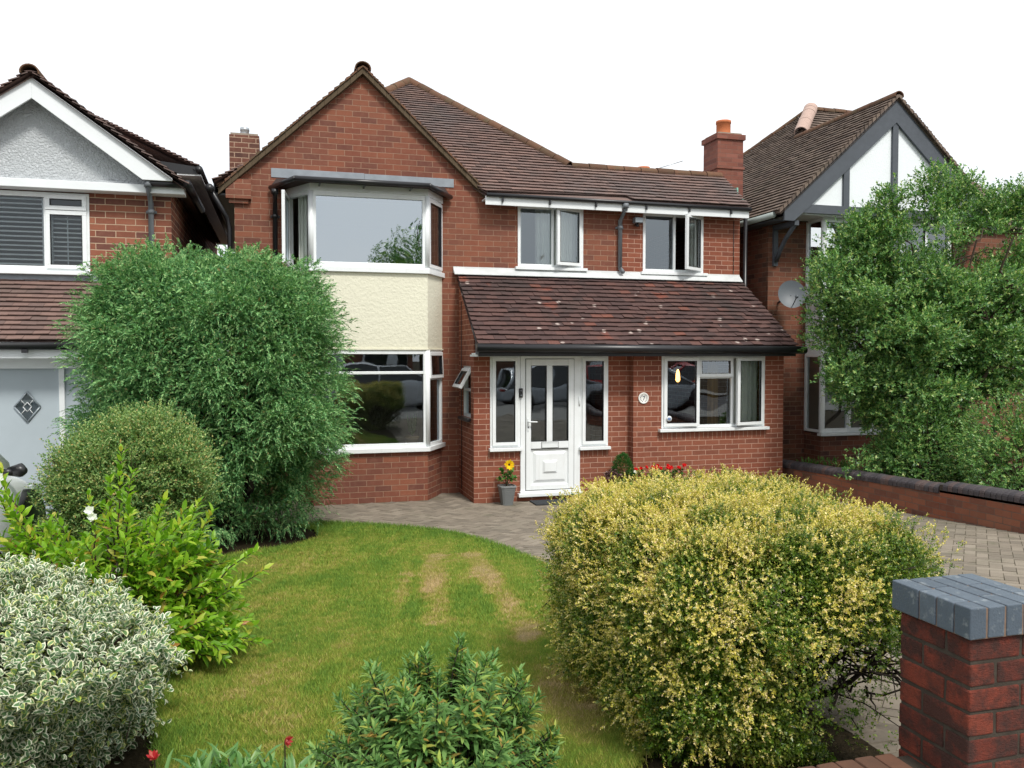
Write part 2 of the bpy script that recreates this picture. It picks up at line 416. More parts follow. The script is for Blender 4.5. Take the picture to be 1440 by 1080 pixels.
w.prism([(7.42,YM+.25,-.1),(7.42,19.8,-.1),(7.42,19.8,4.5),(7.42,YM+.25,4.5)], (-.2,0,0))
w.build('extension_wall', M['new'], H1)
# kneeler at the gable foot
w = MB(); w.box(-.70, -.36, YM-.085, YM-.001, 4.30, 4.57); w.box(-.66, -.40, YM-.05, YM-.001, 4.24, 4.2995)
w.build('kneeler', M['old'], H1)
# roof planes
def roof(house, polys, name='roof', mat='tile', **k):
    m = MB()
    for p in polys: tiles(m, p, **k)
    return m.build(name, M[mat], house)
PK = (2.41,15.7,7.25)
main_roof = roof(H1, [
    [(3.0,12.1,4.54),(5.39,12.1,4.54),PK,(1.16,14.45,6.3)],
    [(4.64,13.0,5.22),(5.39,12.1,4.54),(7.46,12.1,4.54),(7.46,13.0,5.22)],
    [(5.39,12.1,4.54),(5.39,19.3,4.54),PK],
    [(-.85,12.1,4.5),(-.85,19.5,4.5),PK],
    [(-.85,19.5,4.5),(5.39,19.3,4.5),PK]])
roof(H1, [[(-.80,14.9,4.42),(-.80,12.25,4.42),(1.2,12.25,6.27),(1.2,14.6,6.27)],
          [(3.06,12.25,4.55),(3.06,12.28,4.55),(1.2,14.6,6.27),(1.2,12.25,6.27)]], name='gable_roof')
r_ = MB(); r_.box(4.7, 7.4, 13.0, 19.6, 5.0, 5.12); r_.build('flat_roof', M['lead'], H1)
r_ = MB()
ridge(r_, PK, (4.64,13.0,5.22), .095); ridge(r_, PK, (.6,13.9,5.9), .095); ridge(r_, (4.66,13.02,5.2), (7.44,13.02,5.2), .10)
ridge(r_, (1.2,12.2,6.24), (1.2,14.5,6.24), .115); r_.build('ridge_tile', M['ridge'], H1)
# verges of the front gable: mortar bedding below the tile edge
v = MB()
for sx, xe, ze in ((-1, -.80, 4.42), (1, 3.06, 4.55)):
    ax, az = 1.2, 6.26; n = 22
    for i in range(n):
        a, b = i/n+.0001, (i+1)/n-.0001; j = random.uniform(-.003, .003)
        p = lambda t, dz: (ax+(xe-ax)*t, 12.235+j, az+(ze-az)*t+dz)
        v.prism([p(a,-.085+j), p(b,-.085+j), p(b,.0), p(a,.0)], (0, .104-j, 0))
v.build('verge', M['verge'], H1, bevel=.004)
v = MB()
for sx, xe, ze in ((-1, -.80, 4.42), (1, 3.06, 4.55)):
    n = 24
    for i in range(n):
        a, b = i/n, (i+1)/n-.004; j = random.uniform(-.005, .005)
        p = lambda t, dz: (1.2+(xe-1.2)*t, 12.215+j, 6.265+(ze-6.265)*t+dz)
        v.prism([p(a,.003), p(b,.003), p(b,.048), p(a,.022)], (0, .17, 0))
v.build('verge_tile', M['ridge'], H1)
# eaves: fascia, soffit, gutter
f = MB(); f.box(2.99, 5.20, 12.10, 12.122, 4.36, 4.49); f.box(5.24, 7.44, 12.095, 12.118, 4.35, 4.48)
f.box(2.99, 7.42, 12.124, 12.335, 4.445, 4.465); f.build('fascia', M['white_paint'], H1, bevel=.003)
g = MB(); gutter(g, (3.0,12.07,4.505), (7.46,12.07,4.49), .030)
for x in (3.25,4.0,4.75,5.6,6.35,7.1): g.box(x-.012, x+.012, 12.06, 12.10, 4.40, 4.49)
g.build('gutter', M['black'], H1)
def downpipe(house, x, y, z0, z1, mat='black', gy=.2, r=.034, foot=True):
    d = MB(); pts = [(x, y-gy, z1), (x, y-gy, z1-.06), (x, y-.05, z1-.22), (x, y-.05, z0+.06)]
    if foot: pts += [(x, y-.05, z0+.05), (x+.02, y-.13, z0-.02)]
    d.tube(pts, r)
    k = z1-.3
    while k > z0+.1: d.tube([(x,y-.05,k),(x,y-.05,k-.05)], r*1.3); d.box(x-r*1.9, x+r*1.9, y-.03, y-.002, k-.04, k-.01); k -= .95
    d.tube([(x,y-gy,z1+.02),(x,y-gy,z1-.05)], r*1.5)
    return d.build('downpipe', M[mat], house)
downpipe(H1, 5.245, YM, 3.44, 4.46, 'grey_plastic', .26)
downpipe(H1, -.04, YM, -.05, 4.40, 'black', .25)
d = MB(); d.tube([(7.50,12.3,4.45),(7.50,12.3,.05)], .034); d.build('downpipe', M['black'], H1)
d = MB(); gutter(d, (-.90,12.1,4.40), (-.90,19,4.40), .055); d.tube([(-.88,12.2,4.36),(-.70,12.4,4.05),(-.66,12.42,3.9),(-.66,12.42,0)], .036)
d.build('gutter', M['black'], H1)
d = MB(); d.box(-.84,-.60,12.3,19,4.34,4.37); d.box(-.86,-.84,12.28,19,4.33,4.5); d.build('soffit', M['black'], H1)
# ---- chimneys
def chimney(house, x, y, z0, z1, w, mat, pot='terracotta', pr=.11, ph=.26, corbel=True):
    c = MB(); c.box(x-w/2, x+w/2, y-w/2, y+w/2, z0, z1-.28 if corbel else z1)
    if corbel:
        k = .02
        c.box(x-w/2-k, x+w/2+k, y-w/2-k, y+w/2+k, z1-.60, z1-.55)
        c.box(x-w/2+.001, x+w/2-.001, y-w/2+.001, y+w/2-.001, z1-.28, z1-.09); c.box(x-w/2-.03, x+w/2+.03, y-w/2-.03, y+w/2+.03, z1-.09, z1)
    o = c.build('chimney', M[mat], house)
    fl = MB(); fl.prism([(x-w/2+.02,y-w/2+.02,z1),(x+w/2-.02,y-w/2+.02,z1),(x+w/2-.02,y+w/2-.02,z1),(x-w/2+.02,y+w/2-.02,z1)], (0,0,.035)); fl.build('flaunching', M['mortar'], o)
    p = MB(); p.lathe((x,y,z1+.03), [(pr*1.08,0),(pr,.02),(pr,ph-.05),(pr*1.08,ph-.045),(pr*1.06,ph),(pr*.8,ph),(pr*.78,ph-.2)], 20)
    p.build('chimney_pot', M[pot], o)
    return o
chimney(H1, 7.62, 13.25, 4.4, 5.96, .50, 'stack_brick', pr=.125, ph=.26)
chimney(H1, -.52, 14.55, 4.4, 5.70, .47, 'old_stack', 'steel', .07, .14, corbel=False)
p = MB(); p.lathe((6.93,15.1,5.1), [(.10,0),(.10,.64),(.125,.65),(.125,.70),(.08,.70)], 18); p.build('vent_pot', M['terracotta'], H1)
fl = MB(); fl.box(7.46, 7.62, 12.55, 12.99, 4.72, 4.76); fl.box(7.50,7.53,12.58,12.99,4.761,4.95); fl.build('stepped_flashing', M['copper'], H1, bevel=.005)
a = MB(); a.tube([(7.3,15.3,5.1),(7.3,15.3,5.83)], .014, 6); a.tube([(7.2,15.3,5.80),(7.78,15.1,5.98)], .009, 6)
for k in range(9):
    t = k/8; c0 = Vector((7.2,15.3,5.80)).lerp(Vector((7.78,15.1,5.98)), t); a.tube([tuple(c0+Vector((0,-.10+.05*t,-.01))), tuple(c0+Vector((0,.10-.05*t,.01)))], .005, 5)
for k in range(4):
    a.tube([(7.16+.03*k,15.22,5.70),(7.16+.03*k,15.38,5.70)], .005, 5); a.tube([(7.16+.03*k,15.3,5.70),(7.16+.03*k,15.3,5.86)], .005, 5)
a.build('television_aerial', M['steel'], H1)
# ---- lean-to roof over porch and extension
def lean(y): return 2.235+(y-10.9)*.764
lt = MB(); tiles(lt, [(2.585,10.9,2.235),(7.56,10.9,2.235),(7.44,YM-.01,3.335),(2.60,YM-.01,3.335)], gauge=.110, jit=1.9)
lt.build('porch_roof', M['lichen_tile'], H1)
fl = MB(); fl.prism([(2.54,YM-.002,3.35),(2.54,YM-.002,3.445),(2.54,YM-.022,3.447),(2.54,YM-.03,3.42),(2.54,YM-.13,3.33),(2.54,YM-.13,3.315),(2.54,YM-.05,3.35)], (4.87,0,0))
fl.build('flashing', M['flash_white'], H1, bevel=.006)
g = MB(); gutter(g, (2.56,10.85,2.205), (7.66,10.85,2.185), .058); g.build('gutter', M['black'], H1)
g = MB(); g.box(2.60, 7.54, 10.915, 10.94, 2.09, 2.225); g.build('fascia', M['black'], H1)
g = MB(); g.box(2.60, 5.0, 10.942, 11.345, 2.115, 2.135); g.box(5.0, 7.54, 10.942, 11.195, 2.115, 2.135)
g.prism([(2.60,10.90,2.10),(2.60,10.941,2.10),(2.60,10.941,2.16),(2.60,10.90,2.16)], (.45,0,0)) if False else None
g.build('soffit', M['white_paint'], H1)
g = MB(); g.prism([(2.596,10.93,2.10),(2.596,10.93,2.24),(2.596,11.35,2.57),(2.596,11.35,2.49),(2.596,11.12,2.30),(2.596,11.08,2.10)], (.033,0,0)); g.build('bargeboard', M['dark_wood'], H1)
g = MB(); g.box(2.575,2.86,10.96,11.345,2.085,2.114); g.build('boxed_end', M['white_paint'], H1)
# ---- porch walls
w = MB(); w.wall(2.63, 5.0, -.1, 2.13, YP, .12, [(2.866,3.31,.79,2.13), (3.31,4.22,.09,2.13), (4.22,4.66,.77,2.13)])
# left return with the little window in it
yz = lambda y0, y1, z0, z1: w.prism([(2.631,y0,z0),(2.631,y0,z1),(2.631,y1,z1),(2.631,y1,z0)], (.11,0,0))
T = lambda y: lean(y)-.05
yz(11.47,12.34,-.1,1.2); yz(12.10,12.34,1.2,1.95); yz(11.47,11.54,1.2,1.95)
w.prism([(2.631,11.47,1.95),(2.631,11.47,T(11.47)),(2.631,12.339,T(12.339)),(2.631,12.339,1.95)], (.11,0,0))
w.prism([(2.63,11.35,2.13),(2.63,11.35,T(11.35)),(2.63,11.47,T(11.47)),(2.63,11.47,2.13)], (.11,0,0))
w.build('porch_wall', M['new'], H1)
w = MB(); w.wall(5.0, 7.52, -.1, 2.13, YW, .25, [(5.45,7.185,1.015,2.10)])
w.prism([(5.0,11.45,-.1),(5.0,11.47,-.1),(5.0,11.47,2.13),(5.0,11.45,2.13)], (.25,0,0))
w.prism([(7.52,11.45,-.1),(7.52,12.34,-.1),(7.52,12.34,2.9),(7.52,11.45,2.13)], (-.11,0,0))
w.build('front_room_wall', M['new'], H1)
for q in ((5.41, 7.225, YW-.004, YW-.0005, .855, .97), (2.84, 3.295, YP-.004, YP-.0005, .635, .74), (4.235, 4.70, YP-.004, YP-.0005, .62, .72)):
    w = MB(); w.box(*q); w.build('soldier_course', M['soldier'], H1)
# ---- bay window
b = MB(); fx0, fx1, wx0, wx1 = .44, 2.05, .14, 2.36
def bayring(off, z0, z1, m, inner=.1):
    o = [(wx0-off,YM-.001),(fx0-off*.5,YB-off),(fx1+off*.5,YB-off),(wx1+off,YM-.001)]
    for i in range(3):
        (xa,ya),(xb,yb) = o[i], o[i+1]
        ia = (o[i][0]+(inner if i else inner*1.2), o[i][1]+(inner if i else 0)) if i < 2 else (o[i][0]-inner*.6, o[i][1]+inner)
        ib = (o[i+1][0]+inner*.6, o[i+1][1]+inner) if i == 0 else ((o[i+1][0]-inner*.6, o[i+1][1]+inner) if i == 1 else (o[i+1][0]-inner*1.2, o[i+1][1]))
        if i == 1: ia = (o[1][0]+inner*.6, o[1][1]+inner)
        m.add([(xa,ya,z0),(xb,yb,z0),(ib[0],ib[1],z0),(ia[0],ia[1],z0),(xa,ya,z1),(xb,yb,z1),(ib[0],ib[1],z1),(ia[0],ia[1],z1)],
              [(0,1,5,4),(4,5,6,7),(2,3,7,6),(3,2,1,0)])
bayring(0, -.1, .72, b); b.build('bay_base', M['old'], H1)
b = MB(); bayring(.012, 2.20, 3.268, b); b.build('bay_render', M['cream'], H1)
b = MB(); bayring(.03, 2.18, 2.1995, b); b.build('bellmouth_bead', M['cream'], H1)
def side_ang(): return math.atan2(YM-YB, wx1-fx1)
LS = math.hypot(YM-YB, wx1-fx1)
# upper bay
zb, hb = 3.34, 1.04
window(H1, (fx0,YB,zb), 0, fx1-fx0, hb, [(0,fx1-fx0,0,hb,'f',0)], None, 'bay_window', 'dark_glass', fw=.065)
window(H1, (wx0,YM,zb), -side_ang(), LS, hb, [(0,LS,0,hb,'l',38)], None, 'bay_window', 'glass')
window(H1, (fx1,YB,zb), side_ang(), LS, hb, [(0,LS,0,hb,'s',0)], None, 'bay_window', 'glass')
b = MB(); 
for z0, z1, off in ((3.268,3.34,.055),): bayring(off, z0, z1, b, .16)
b.build('bay_sill', M['upvc'], H1, bevel=.006)
b = MB(); bayring(.03, 4.38, 4.475, b, .12)
b.build('bay_head', M['white_paint'], H1, bevel=.004)
for cx, cy in ((fx0,YB),(fx1,YB)):
    for z0, z1 in ((3.34,4.38),(.785,2.18)): b = MB(); b.tube([(cx,cy+.02,z0),(cx,cy+.02,z1)], .045, 12); b.build('corner_post', M['upvc'], H1)
rb = MB(); ro = [(-.10,YM-.02),(.22,11.56),(2.04,11.56),(2.50,YM-.02)]; ri = [(-.02,YM-.001),(.45,YM-.001),(1.95,YM-.001),(2.42,YM-.001)]
rb.quad((*ro[1],4.50),(*ro[2],4.50),(*ri[2],4.66),(*ri[1],4.66)); rb.quad((*ro[0],4.50),(*ro[1],4.50),(*ri[1],4.66),(*ri[0],4.62)); rb.quad((*ro[2],4.50),(*ro[3],4.50),(*ri[3],4.62),(*ri[2],4.66))
rb.quad((*ro[0],4.476),(*ro[3],4.476),(*ro[2],4.476),(*ro[1],4.476))
rb.quad((*ro[1],4.476),(*ro[2],4.476),(*ro[2],4.50),(*ro[1],4.50)); rb.quad((*ro[0],4.476),(*ro[1],4.476),(*ro[1],4.50),(*ro[0],4.50)); rb.quad((*ro[2],4.476),(*ro[3],4.476),(*ro[3],4.50),(*ro[2],4.50))
rb.build('bay_roof', m_plain('dark_felt', (.05,.035,.032), .8, .3, .3, 9), H1)
g = MB(); 
for p, q in ((0,1),(1,2),(2,3)): g.tube([(ro[p][0],ro[p][1]-.03,4.475),(ro[q][0],ro[q][1]-.03,4.475)], .035, 10)
for x in (.55,1.15,1.8): g.box(x-.012, x+.012, 11.54, 11.75, 4.425, 4.44)
g.build('bay_gutter', M['black'], H1)
w = MB(); w.box(-.09, 1.22, YM-.010, YM-.0015, 4.635, 4.765); w.box(1.222, 2.555, YM-.012, YM-.0015, 4.63, 4.758); w.build('lead_flashing', M['lead'], H1, bevel=.003)
# lower bay
zl, hl = .785, 1.395
window(H1, (fx0,YB,zl), 0, fx1-fx0, hl, [(0,fx1-fx0,0,1.07,'f',0),(0,fx1-fx0,1.07,hl,'f',0)], None, 'bay_window', 'glass', fw=.06)
window(H1, (wx0,YM,zl), -side_ang(), LS, hl, [(0,LS,0,.98,'f',0),(0,LS,.98,hl,'t',0)], None, 'bay_window', 'glass')
window(H1, (fx1,YB,zl), side_ang(), LS, hl, [(0,LS,0,.98,'f',0),(0,LS,.98,hl,'t',2)], None, 'bay_window', 'glass')
b = MB(); bayring(.06, .72, .785, b, .16); b.build('bay_sill', M['upvc'], H1, bevel=.006)
# ---- front windows
W1 = window(H1, (3.56,YM,3.475), 0, 1.075, .945, [(0,.57,0,.945,'f',0),(.57,1.075,0,.945,'r',17)])
W2 = window(H1, (5.66,YM,3.455), 0, 1.08, .945, [(0,.56,0,.945,'f',0),(.56,1.08,0,.945,'r',33)])
W3 = window(H1, (5.45,YW,1.015), 0, 1.735, 1.085, [(0,.59,0,1.085,'l',6),(.59,1.18,0,.76,'f',0),(.59,1.18,.76,1.085,'t',3),(1.18,1.735,0,1.085,'r',12)])
W4 = window(H1, (2.63,12.10,1.20), -PI/2, .56, .75, [(0,.56,0,.40,'f',0),(0,.56,.40,.75,'t',30)], sill=(.02,.04), sill_mat='black', recess=.03)
curtain(H1, 3.88, 4.12, 3.48, 4.41, 12.45); curtain(H1, 4.20, 4.60, 3.48, 4.41, 12.47, folds=.06); curtain(H1, 3.58, 3.66, 3.48, 4.41, 12.45)
curtain(H1, 6.50, 6.72, 3.46, 4.39, 12.50)
curtain(H1, 6.74, 7.16, 1.03, 2.09, 11.34, folds=.085); curtain(H1, 6.42, 6.62, 1.0, 2.12, 11.60, 'gold_curtain')
curtain(H1, 2.10, 2.28, .8, 2.18, 12.28, 'gold_curtain', folds=.05); curtain(H1, 2.14, 2.30, 3.34, 4.38, 12.30, 'gold_curtain', folds=.05)
curtain(H1, .28, .40, 3.34, 4.38, 12.22, folds=.05)
curtain(H1, .22, .42, .8, 2.18, 12.25, 'gold_curtain', folds=.05)
# ---- front door and its sidelights
for x0, x1, z0, z1 in ((2.866,3.31,.79,2.10),(4.22,4.66,.77,2.10)):
    window(H1, (x0,YP,z0), 0, x1-x0, z1-z0, [(0,x1-x0,0,z1-z0,'s',0)], (.02,.05), 'sidelight', fw=.035)
D = MB(); D.box(3.312, 3.385, YP-.02, YP+.06, .09, 2.10); D.box(4.125, 4.218, YP-.02, YP+.06, .09, 2.10); D.box(3.385, 4.125, YP-.02, YP+.06, 2.055, 2.10)
D.build('door_frame', M['upvc'], H1, bevel=.004)
D = MB(); x0, x1 = 3.392, 4.118
D.box(x0, x0+.075, YP-.032, YP+.03, .165, 2.048); D.box(x1-.085, x1, YP-.032, YP+.03, .165, 2.048)
D.box(x0+.075, x1-.085, YP-.032, YP+.03, 1.955, 2.048); D.box(x0+.075, x1-.085, YP-.032, YP+.03, .76, .865); D.box(x0+.075, x1-.085, YP-.032, YP+.03, .165, .235)
D.box(3.70, 3.79, YP-.032, YP+.03, .865, 1.955)
door = D.build('front_door', M['upvc'], H1, bevel=.005)
D = MB(); D.box(x0+.075, x1-.085, YP-.010, YP+.02, .235, .76)
def raised(m, a, b, c, d, y, t, s):
    m.add([(a,y,c),(b,y,c),(b,y,d),(a,y,d),(a+s,y-t,c+s),(b-s,y-t,c+s),(b-s,y-t,d-s),(a+s,y-t,d-s)], [(0,1,5,4),(1,2,6,5),(2,3,7,6),(3,0,4,7),(4,5,6,7)])
raised(D, 3.50, 4.00, .27, .72, YP-.0105, .022, .04); raised(D, 3.57, 3.93, .34, .65, YP-.033, -.014, .02); raised(D, 3.64, 3.86, .40, .59, YP-.0335, .022, .03)
D.build('door_panel', M['upvc'], door)
for a, b_ in ((3.467,3.70),(3.79,4.033)):
    g = MB(); g.quad((a,YP,.865),(b_,YP,.865),(b_,YP,1.955),(a,YP,1.955)); g.build('door_glass', M['glass'], door)
g = MB()
for a, b_ in ((3.467,3.70),(3.79,4.033)): ring(g, a-.001, b_+.001, .864, 1.956, .006, YP-.034, YP-.005)
g.box(3.466,4.034,YP-.0335,YP-.03,.750,.7595); ring(g, x0-.007, x1+.007, .158, 2.055, .006, YP-.0215, YP-.005)
g.build('door_gasket', M['black'], door)
D = MB(); ring(D, 3.628, 3.877, .772, .85, .012, YP-.044, YP-.033); D.box(3.64, 3.865, YP-.040, YP-.0325, .784, .838); D.build('letterbox', M['white_paint'], door, bevel=.003)
g = MB(); ring(g, 3.622, 3.883, .766, .856, .005, YP-.036, YP-.0325); g.build('letterbox_gap', M['black'], door)
D = MB(); D.box(3.405, 3.435, YP-.042, YP-.0325, 1.02, 1.20); D.tube([(3.42,YP-.042,1.155),(3.42,YP-.09,1.155),(3.43,YP-.095,1.155),(3.54,YP-.095,1.150)], .010, 8); D.build('door_handle', M['white_paint'], door, bevel=.003)
D = MB(); D.box(3.413,3.427,YP-.045,YP-.0425,1.06,1.085); D.build('keyhole', M['black'], door)
D = MB(); D.box(3.27, 4.25, YP-.085, YP+.06, .075, .125); D.box(3.30, 4.22, YP-.05, YP+.06, .1255, .155); D.build('threshold', M['upvc'], H1, bevel=.006)
D = MB(); D.box(3.288, 3.34, YP-.048, YP-.0205, 1.50, 1.635); db = D.build('doorbell', M['black'], H1, bevel=.008)
D = MB(); D.lathe((3.314,YP-.048,1.60), [(.012,0),(.012,.004),(.007,.005)], 14, 'y'); D.build('camera_lens', M['grey_plastic'], db)
D = MB(); D.lathe((3.314,YP-.048,1.53), [(.015,0),(.015,.003)], 14, 'y'); D.build('bell_button', M['grey_plastic'], db)
D = MB(); D.tube([(4.205,YP-.022,1.38),(4.205,YP-.03,1.38),(4.205,YP-.03,1.50)], .012, 8); D.build('hinge', M['white_paint'], H1)
# number plaque with a 7 in a ring of dark leaves
px, pz = 5.16, 1.473
D = MB(); D.lathe((px,YW-.001,pz), [(.082,0),(.084,.008),(.080,.014),(.070,.013),(.068,.011)], 36, 'y')
pl = D.build('number_plaque', m_plain('glazed_plaque', (.78,.78,.74), .2, .5, .03), H1)
ink = m_plain('navy_ink', (.03,.05,.09), .4)
D = MB(); y = YW-.0135
D.quad((px-.018,y,pz+.030),(px-.018,y,pz+.020),(px+.020,y,pz+.020),(px+.020,y,pz+.030)); D.quad((px+.009,y,pz+.0198),(px+.020,y,pz+.0198),(px-.001,y,pz-.032),(px-.012,y,pz-.032))
for k in range(14):
    if k % 7 == 3: continue
    t = 2*PI*k/14+.1; c_, s_ = math.cos(t), math.sin(t); r0 = .050
    for q in (-.45, .45):
        e = Vector((math.cos(t+q+PI/2), 0, math.sin(t+q+PI/2))); o_ = Vector((px+c_*r0, y, pz+s_*r0)); nn = Vector((c_, 0, s_))
        D.quad(tuple(o_), tuple(o_+e*.008+nn*.005), tuple(o_+e*.018), tuple(o_+e*.008-nn*.004))
D.build('house_number', ink, pl)
# alarm sticker, wall lamp, floodlight
g = MB(); g.lathe((5.55,YW-.062,1.165), [(.042,0),(.042,.001)], 24, 'y'); st = g.build('window_sticker', M['white_paint'], W3)
g = MB(); g.box(5.525,5.575,YW-.0645,YW-.0632,1.155,1.172); g.box(5.53,5.57,YW-.0645,YW-.0632,1.178,1.183); g.box(5.532,5.568,YW-.0645,YW-.0632,1.145,1.15); g.build('sticker_print', m_plain('blue_print', (.03,.12,.35), .4), st if False else W3)
t = NT('lamp_glow'); em = t.n('Emission', {'Color': (1,.50,.14,1), 'Strength': 5.0}); M['glow'] = t.done(em.outputs[0])
g = MB(); g.lathe((6.10,11.95,1.68), [(.015,0),(.035,.03),(.03,.13),(.012,.20)], 14); lamp = g.build('room_lamp', M['glow'], H1)
g = MB(); g.tube([(6.10,11.95,1.0),(6.10,11.95,1.68)], .005, 8); g.lathe((6.10,11.95,.98), [(.08,0),(.08,.02),(.02,.04)], 14); g.build('lamp_stand', M['black'], lamp)
g = MB(); g.box(5.455, 5.595, YM-.16, YM-.05, 4.21, 4.30); fl_ = g.build('floodlight', M['grey_plastic'], H1, bevel=.01)
g = MB(); g.quad((5.465,YM-.1615,4.22),(5.585,YM-.1615,4.22),(5.585,YM-.1615,4.285),(5.465,YM-.1615,4.285)); g.build('lens', M['obscure'], fl_)
g = MB(); g.tube([(5.525,YM,4.20),(5.525,YM-.08,4.19),(5.525,YM-.10,4.22)], .018, 8); g.lathe((5.525,YM-.09,4.155), [(.02,0),(.028,.02),(.02,.045)], 10); g.build('sensor', M['black'], fl_)
# cables
g = MB(); g.tube([(7.30,YM-.01,4.34),(7.30,YM-.01,3.45)], .005, 6); g.tube([(2.615,12.1,2.9),(2.615,12.1,.1)], .006, 6); g.build('cable', M['black'], H1)
# interior
g = MB()
for z in (2.30, 4.46): g.box(-.38, 7.2, 12.6, 19.5, z, z+.05)
g.box(-.38, 7.2, 12.6, 19.5, .0, .04); g.box(-.38, 7.2, 15.6, 15.7, .04, 2.3); g.box(-.38, 7.2, 15.4, 15.5, 2.35, 4.46)
for x in (2.5, 4.95): g.box(x, x+.08, 12.6, 15.5, .04, 2.3)
for x in (2.9, 5.25): g.box(x, x+.08, 12.6, 15.4, 2.35, 4.46)
g.box(2.75, 7.4, 11.48, 12.33, .0, .04); g.box(.5,1.98,11.95,12.33,2.21,3.25); g.box(.5,1.98,11.95,12.33,0,.7)
g.build('interior', M['interior'], H1)

# ================================================================== LEFT NEIGHBOUR
H2 = thing('detached_house', 'house at the left edge with white bargeboards, grey roughcast gable and louvred window', 'house', (-3, 11.6, 0))
YL = 11.6
w = MB(); w.wall(-8, -1.335, 0, 4.30, YL, .25, [(-4.6,-2.30,3.16,4.15)])
w.prism([(-1.335,YL+.25,0),(-1.335,20,0),(-1.335,20,4.6),(-1.335,YL+.25,4.3)], (-.2,0,0)); w.box(-8,-1.55,19.8,20,0,4.5)
w.build('wall', M['left_brick'], H2)
ax, az, sl = -2.845, 5.45, .72
w = MB(); w.prism([(-4.55,11.50,4.26),(-1.28,11.50,4.26),(-1.28,11.50,4.30),(ax,11.50,az-.02),(-4.55,11.50,4.30)], (0,.3,0)); w.build('gable_panel', M['roughcast'], H2)
w = MB(); w.box(-4.6, -1.30, 11.47, 11.499, 4.26, 4.30); w.build('panel_bead', M['roughcast'], H2)
w = MB(); w.box(-4.9, -1.15, 11.38, 11.60, 4.155, 4.258); w.build('band_board', M['white_paint'], H2, bevel=.005)
for sx in (-1, 1):
    w = MB(); e = 1.56
    w.prism([(ax,11.26,az),(ax,11.26,az-.25),(ax+sx*(e-.34),11.26,4.295),(ax+sx*(e+.01),11.26,4.295),(ax+sx*(e+.01),11.26,4.33)], (0,.035,0)); w.build('bargeboard', M['white_paint'], H2, bevel=.004)
w = MB()
e = 1.75
roofp = [[(ax+e,17,az-sl*e+.06),(ax+e,11.22,az-sl*e+.06),(ax,11.22,az+.06),(ax,17,az+.06)], [(ax-e,11.22,az-sl*e+.06),(ax-e,17,az-sl*e+.06),(ax,17,az+.06),(ax,11.22,az+.06)]]
roof(H2, roofp)
w = MB(); ridge(w, (ax,11.17,az+.04), (ax,16,az+.04), .105); w.build('ridge_tile', M['ridge'], H2)
w = MB(); w.prism([(-1.06,12.25,4.70),(-1.06,12.25,4.60),(-1.3,12.25,4.60),(-1.8,12.25,4.72),(-1.8,12.25,4.78)], (0,7.6,0)); w.build('rear_eave', M['black'], H2)
w = MB(); tiles(w, [(-1.06,20,4.70),(-1.06,12.2,4.70),(-4.0,16,6.7)]); w.build('rear_roof', M['tile'], H2)
g = MB(); gutter(g, (-1.04,12.2,4.66), (-1.04,19.5,4.66), .05); gutter(g, (-1.10,11.25,4.27), (-1.10,13.2,4.27), .05); g.tube([(-1.6,11.33,4.27),(-1.12,11.33,4.27)], .045, 10)
g.build('gutter', M['black'], H2)
g = MB(); g.box(-1.33,-1.02,12.26,19.5,4.58,4.60); g.box(-1.07,-1.05,12.3,19.5,4.60,4.62); g.build('soffit', M['white_paint'], H2)
downpipe(H2, -1.57, YL, 0, 4.27, 'grey_plastic', .27)
WL = window(H2, (-4.6,YL,3.16), 0, 2.30, .98, [(0,.52,0,.98,'f',0),(.52,1.80,0,.98,'f',0),(1.80,2.30,0,.76,'s',0),(1.80,2.30,.76,.98,'t',2)], (.03,.05), fw=.06, glass='clear_glass')
for x0, x1, z0, z1, sp in ((-4.02,-2.86,3.24,4.06,.058),(-2.74,-2.36,3.24,3.86,.058)):
    g = MB(); z = z0
    while z < z1: g.prism([(x0,YL+.085,z),(x0,YL+.10,z-.003),(x0,YL+.10,z+.015),(x0,YL+.085,z+.018)], (x1-x0,0,0)); z += sp
    g.box(x0-.03,x0,YL+.085,YL+.13,z0-.04,z1+.04); g.box(x1,x1+.03,YL+.085,YL+.13,z0-.04,z1+.04); g.box(x0+.43*(x1-x0),x0+.43*(x1-x0)+.012,YL+.08,YL+.09,z0,z1)
    g.build('shutter', M['white_paint'], H2)
g = MB(); g.box(-7.8,-1.6,15,15.1,0,4.3); g.box(-7.8,-1.6,11.9,15,2.6,2.7); g.box(-7.8,-1.6,11.9,15,4.3,4.35); g.build('interior', M['interior'], H2)
g = MB(); g.box(-8, -1.40, YL-.012, YL-.001, 3.02, 3.125); g.build('lead_flashing', M['lead'], H2, bevel=.003)
roof(H2, [[(-8,10.5,2.26),(-1.45,10.5,2.26),(-1.45,YL-.01,3.03),(-8,YL-.01,3.03)]], name='garage_roof', gauge=.1)
g = MB(); gutter(g, (-8,10.45,2.21), (-1.42,10.45,2.21), .045); g.box(-2.78,-2.72,10.40,10.44,2.13,2.17); g.build('gutter', M['black'], H2)
g = MB(); g.box(-8, -1.45, 10.50, 10.525, 2.07, 2.20); g.build('fascia', M['white_paint'], H2)
g = MB(); g.box(-8, -1.45, 10.76, 11.55, 1.95, 2.15); g.box(-8,-1.45,10.53,10.76,2.075,2.09); g.build('lintel', M['white_paint'], H2)
g = MB(); g.box(-1.62,-1.45,10.80,11.6,0,1.95); g.build('garage_pier', M['left_brick'], H2)
gd = MB(); gd.box(-6.8, -1.62, 10.83, 10.87, 0, 1.95); gd = gd.build('garage_door', m_plain('grey_painted_door', (.40,.46,.50), .5, .4, .05), H2)
for x in (-4.6,-3.55,-2.50,-1.70): g = MB(); g.box(x,x+.06,10.795,10.829,0,1.95); g.build('door_post', M['white_paint'], gd, bevel=.003)
